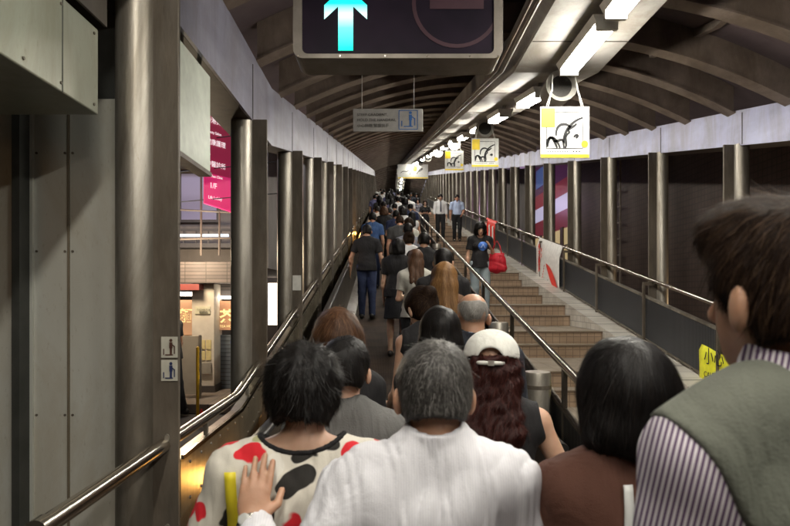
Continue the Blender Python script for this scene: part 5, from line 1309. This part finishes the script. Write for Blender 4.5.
# --- coming down the stairs
down = 180
rw_ = person('woman in a black t-shirt with a blue emblem carrying a red bag down the stairs', (1.70, 10.83, 1.283), down - 4, 1.70, .0065, 'f', 1.02, 'light', 'black', 'layered', bt, 'tee', PT['pale'],
             head=(0, 22), arms=(((-.28, .10, -1), (.35, .75, .55)), ((.22, .02, -1), (.02, .32, -1))), stride=.07, strands=2500, strand_w=.003, face=True, seed=261)
# blue emblem on the chest: disc laid just in front of the cloth (she faces -Y)
me = rw_['top'].data; co = np.empty(len(me.vertices) * 3, np.float32); me.vertices.foreach_get('co', co); co = co.reshape(-1, 3)
def chest(x, z):
    m = (np.abs(co[:, 0] - x) < .014) & (np.abs(co[:, 2] - z) < .014); return co[m, 1].max() if m.any() else .12
def on_chest(name, outline, mat, gap, n=0):
    cx = np.mean([p[0] for p in outline]); cz = np.mean([p[1] for p in outline]); g = MB(); K = 5; k = len(outline)
    vs = [(cx + (p[0] - cx) * j / K, chest(cx + (p[0] - cx) * j / K, cz + (p[1] - cz) * j / K) + gap, cz + (p[1] - cz) * j / K) for j in range(1, K + 1) for p in outline]
    g.add(vs, [(j * k + i, j * k + (i + 1) % k, (j + 1) * k + (i + 1) % k, (j + 1) * k + i) for j in range(K - 1) for i in range(k)] + [tuple(range(k))])
    o = g.build(name, mat, None, smooth=True); o.parent = rw_['top']; return o
ez = 1.24
on_chest('emblem_disc', [(-.035 + .082 * math.cos(a), ez + .080 * math.sin(a)) for a in np.linspace(0, 2 * math.pi, 28, endpoint=False)], mat_cache('blue emblem print', (.05, .16, .55)), .005)
mp_ = mat_cache('pale emblem print', (.5, .6, .8))
on_chest('emblem_stroke', [(-.085, ez - .035), (-.072, ez - .045), (-.035, ez + .03), (-.045, ez + .035)], mp_, .008)
on_chest('emblem_stroke', [(-.045, ez + .035), (-.035, ez + .03), (-.005, ez - .02), (-.015, ez - .028)], mp_, .008)
on_chest('emblem_stroke', [(-.015, ez - .028), (-.005, ez - .02), (.035, ez - .005), (.03, ez - .018)], mp_, .008)
rd = cloth_mat('red bag leather', (.55, .02, .035), (.40, .012, .025), .45)
shoulder_bag((1.70 + .285, 10.74, 1.283 + 1.14), 'bright red shoulder bag hanging from the arm of the woman on the stairs', rd, .32, .37, .15, yaw=-20, top=.20)
wsh = cm('white office shirt', (.68, .68, .68), (.62, .62, .63)); bsh = cm('pale blue office shirt', (.45, .53, .72), (.38, .46, .66))
zt = 3.655
m1 = person('man in a white shirt and dark tie coming down the stairs', (at(440.5, 22.4)[0], 22.45, zt), down + 2, 1.78, .008, 'm', .98, 'tan', 'black', 'short', wsh, 'shirt', PT['black'], head=(0, 8), stride=.05, face=True, seed=271, strands=800, strand_w=.005)
g = MB(); s = m1['s']
me = m1['top'].data; co = np.empty(len(me.vertices) * 3, np.float32); me.vertices.foreach_get('co', co); co = co.reshape(-1, 3)
zz_ = np.linspace(1.42, 1.06, 10) * s; L_ = []
for i, z_ in enumerate(zz_):
    w__ = (.018 + .012 * i / 9) * s; yy = chest(0, z_) + .008; L_ += [(-w__, yy, z_), (w__, yy, z_)]
L_ += [(0, yy, 1.03 * s)]
g.add(L_, [(2 * i, 2 * i + 1, 2 * i + 3, 2 * i + 2) for i in range(9)] + [(18, 19, 20)]); tie = g.build('tie', mat_cache('dark tie', (.04, .04, .07)), None); tie.parent = m1['root']
person('man in a pale blue shirt and dark trousers coming down beside the tie', (at(457, 22.6)[0], 22.6, zt), down - 3, 1.78, .008, 'm', 1.05, 'tan', 'black', 'short', bsh, 'shirt', PT['black'], extra=('short',), head=(0, 4),
       arms=(((-.2, .05, -1), (.25, .6, -.45)), ((.15, .0, -1), (.05, .2, -1))), stride=.05, face=True, seed=281, strands=800, strand_w=.005)
def stair_z(y):
    z_ = 0
    for (ya, za) in prof:
        if ya <= y: z_ = za
    return z_
def on_stairs(x, d): return (at(x, d)[0], d, stair_z(d))
person('woman in black with her hands held together coming down the stairs', on_stairs(425, 24.0), down, 1.62, .009, 'f', 1, 'light', 'brown', 'long', bt, 'tee', PT['black'],
       arms=(((-.25, .15, -1), (.55, .8, .05)), ((.25, .15, -1), (-.55, .8, .05))), face=True, seed=291)
person('dark suited person far up the stairs, left of the pair', on_stairs(411, 36.5), down, 1.66, .011, 'm', 1, 'tan', 'black', 'short', dj, 'shirt', PT['black'], seed=301)
person('dark haired woman in a dark jacket far up the stairs, right of the pair', on_stairs(416.5, 34.5), down, 1.66, .011, 'f', 1, 'light', 'black', 'long', dj, 'shirt', PT['black'], seed=311)
person('woman in a pale skirt just behind the woman in black on the stairs', on_stairs(418, 28.0), down, 1.60, .010, 'f', 1, 'light', 'black', 'layered', gy, 'tee', PT['grey'], legs='skirt', seed=321)
person('dark clothed passer-by walking past the hoarding in the street', (tw(171.5, 8.9), 8.9, -.16), 80, 1.7, .010, 'm', 1, 'tan', 'black', 'short', dg, 'tee', PT['black'], stride=.2, seed=331)
# phone
pwl = pw['J']['l'][2]; Rz = Matrix.Rotation(R(14), 3, 'Z'); pos = Vector((.245, 3.45, 0)) + Rz @ Vector(tuple(pwl + pw['J']['l'][3] * .09 + np.array([0.02, 0, .02])))
ph.location = pos
MB().box(pos.x - .035, pos.x + .035, pos.y - .06, pos.y + .06, pos.z - .004, pos.z + .004).build('phone_body', M['black'], ph, bevel=.003)
MB().box(pos.x - .031, pos.x + .031, pos.y - .055, pos.y + .055, pos.z + .0045, pos.z + .005).build('screen', mat_emit('lit phone screen', (.75, .8, 1), 1.6), ph)
# ------------------------------------------------------------------ amber lamps and bare point lights
def area(name, loc, rot, sx, sy, power, col, lab=None):
    l = bpy.data.lights.new(name, 'AREA'); l.shape = 'RECTANGLE'; l.size = sx; l.size_y = sy; l.energy = power; l.color = col
    o = bpy.data.objects.new(name, l); COL.objects.link(o); o.location = loc; o.rotation_euler = rot; return o
def point(name, loc, power, col, r=.05):
    l = bpy.data.lights.new(name, 'POINT'); l.energy = power; l.color = col; l.shadow_soft_size = r
    o = bpy.data.objects.new(name, l); COL.objects.link(o); o.location = loc; return o
# amber marker lamps low on the left wall
am = mat_emit('amber lamp lens', (1, .42, .06), 7)
for i, (y, zz, x) in enumerate(((17.2, 3.42, -.9), (3.62, .58, -.92))):
    a = thing('amber_marker_lamp', ['small amber lamp glowing on the left rail far up the escalator', 'small amber lamp glowing on the low left wall near the escalator foot'][i], 'lamp', (x, y, zz))
    MB().lathe([(.0, .0), (.05, .0), (.05, .02), (.035, .045), (0, .05)], (x, y, zz), 16, 'X').build('lamp_lens', am, a, smooth=True)
    point('amber light', (x + .12, y - .1, zz), (14, 3)[i], (1, .5, .12), .05)
point('shop light', (-3.2, 9.3, 2.3), 95, (1, .8, .55), .15)
point('street fill light', (-3.4, 8.4, 4.9), 120, (.85, .85, 1), .2)  # point lamp without a fixture, added to brighten the street
point('shopfront light', (5.6, 25, 5.4), 40, (.8, .5, .9), .2)
point('alley light', (5.2, 8.5, 1.4), 10, (1, .75, .45), .15)

# ------------------------------------------------------------------ world, camera, render settings
w = bpy.data.worlds.new('World'); sc.world = w; w.use_nodes = True
nt = w.node_tree; bg = nt.nodes['Background']
sky = nt.nodes.new('ShaderNodeTexSky'); sky.sky_type = 'NISHITA'; sky.sun_disc = False
sky.sun_elevation = R(2.0); sky.sun_rotation = R(200)
nt.links.new(sky.outputs[0], bg.inputs['Color']); bg.inputs['Strength'].default_value = .006
sl = bpy.data.lights.new('moon', 'SUN'); sl.energy = .01; sl.angle = R(.5); sl.color = (1, .93, .85)
so = bpy.data.objects.new('moon', sl); COL.objects.link(so); so.rotation_euler = (R(88), 0, R(200 - 180))
cam = bpy.data.cameras.new('camera'); co = bpy.data.objects.new('camera', cam); COL.objects.link(co)
co.location = (0, 0, EYE); co.rotation_euler = (R(90), 0, 0)
cam.sensor_width = 36; cam.lens = 600 / 790 * 36; cam.shift_x = 9 / 790; cam.shift_y = 32 / 790
cam.clip_start = .05; cam.clip_end = 2000; sc.camera = co
cam.dof.use_dof = True; cam.dof.focus_distance = 4.5; cam.dof.aperture_fstop = 5.6
sc.view_settings.view_transform = 'Standard'; sc.view_settings.look = 'None'; sc.view_settings.gamma = 1; sc.view_settings.exposure = .4
sc.render.engine = 'CYCLES'
try:
    sc.cycles.use_denoising = True; sc.cycles.sample_clamp_indirect = 4; sc.cycles.max_bounces = 7; sc.cycles.caustics_reflective = False; sc.cycles.caustics_refractive = False
except Exception: pass
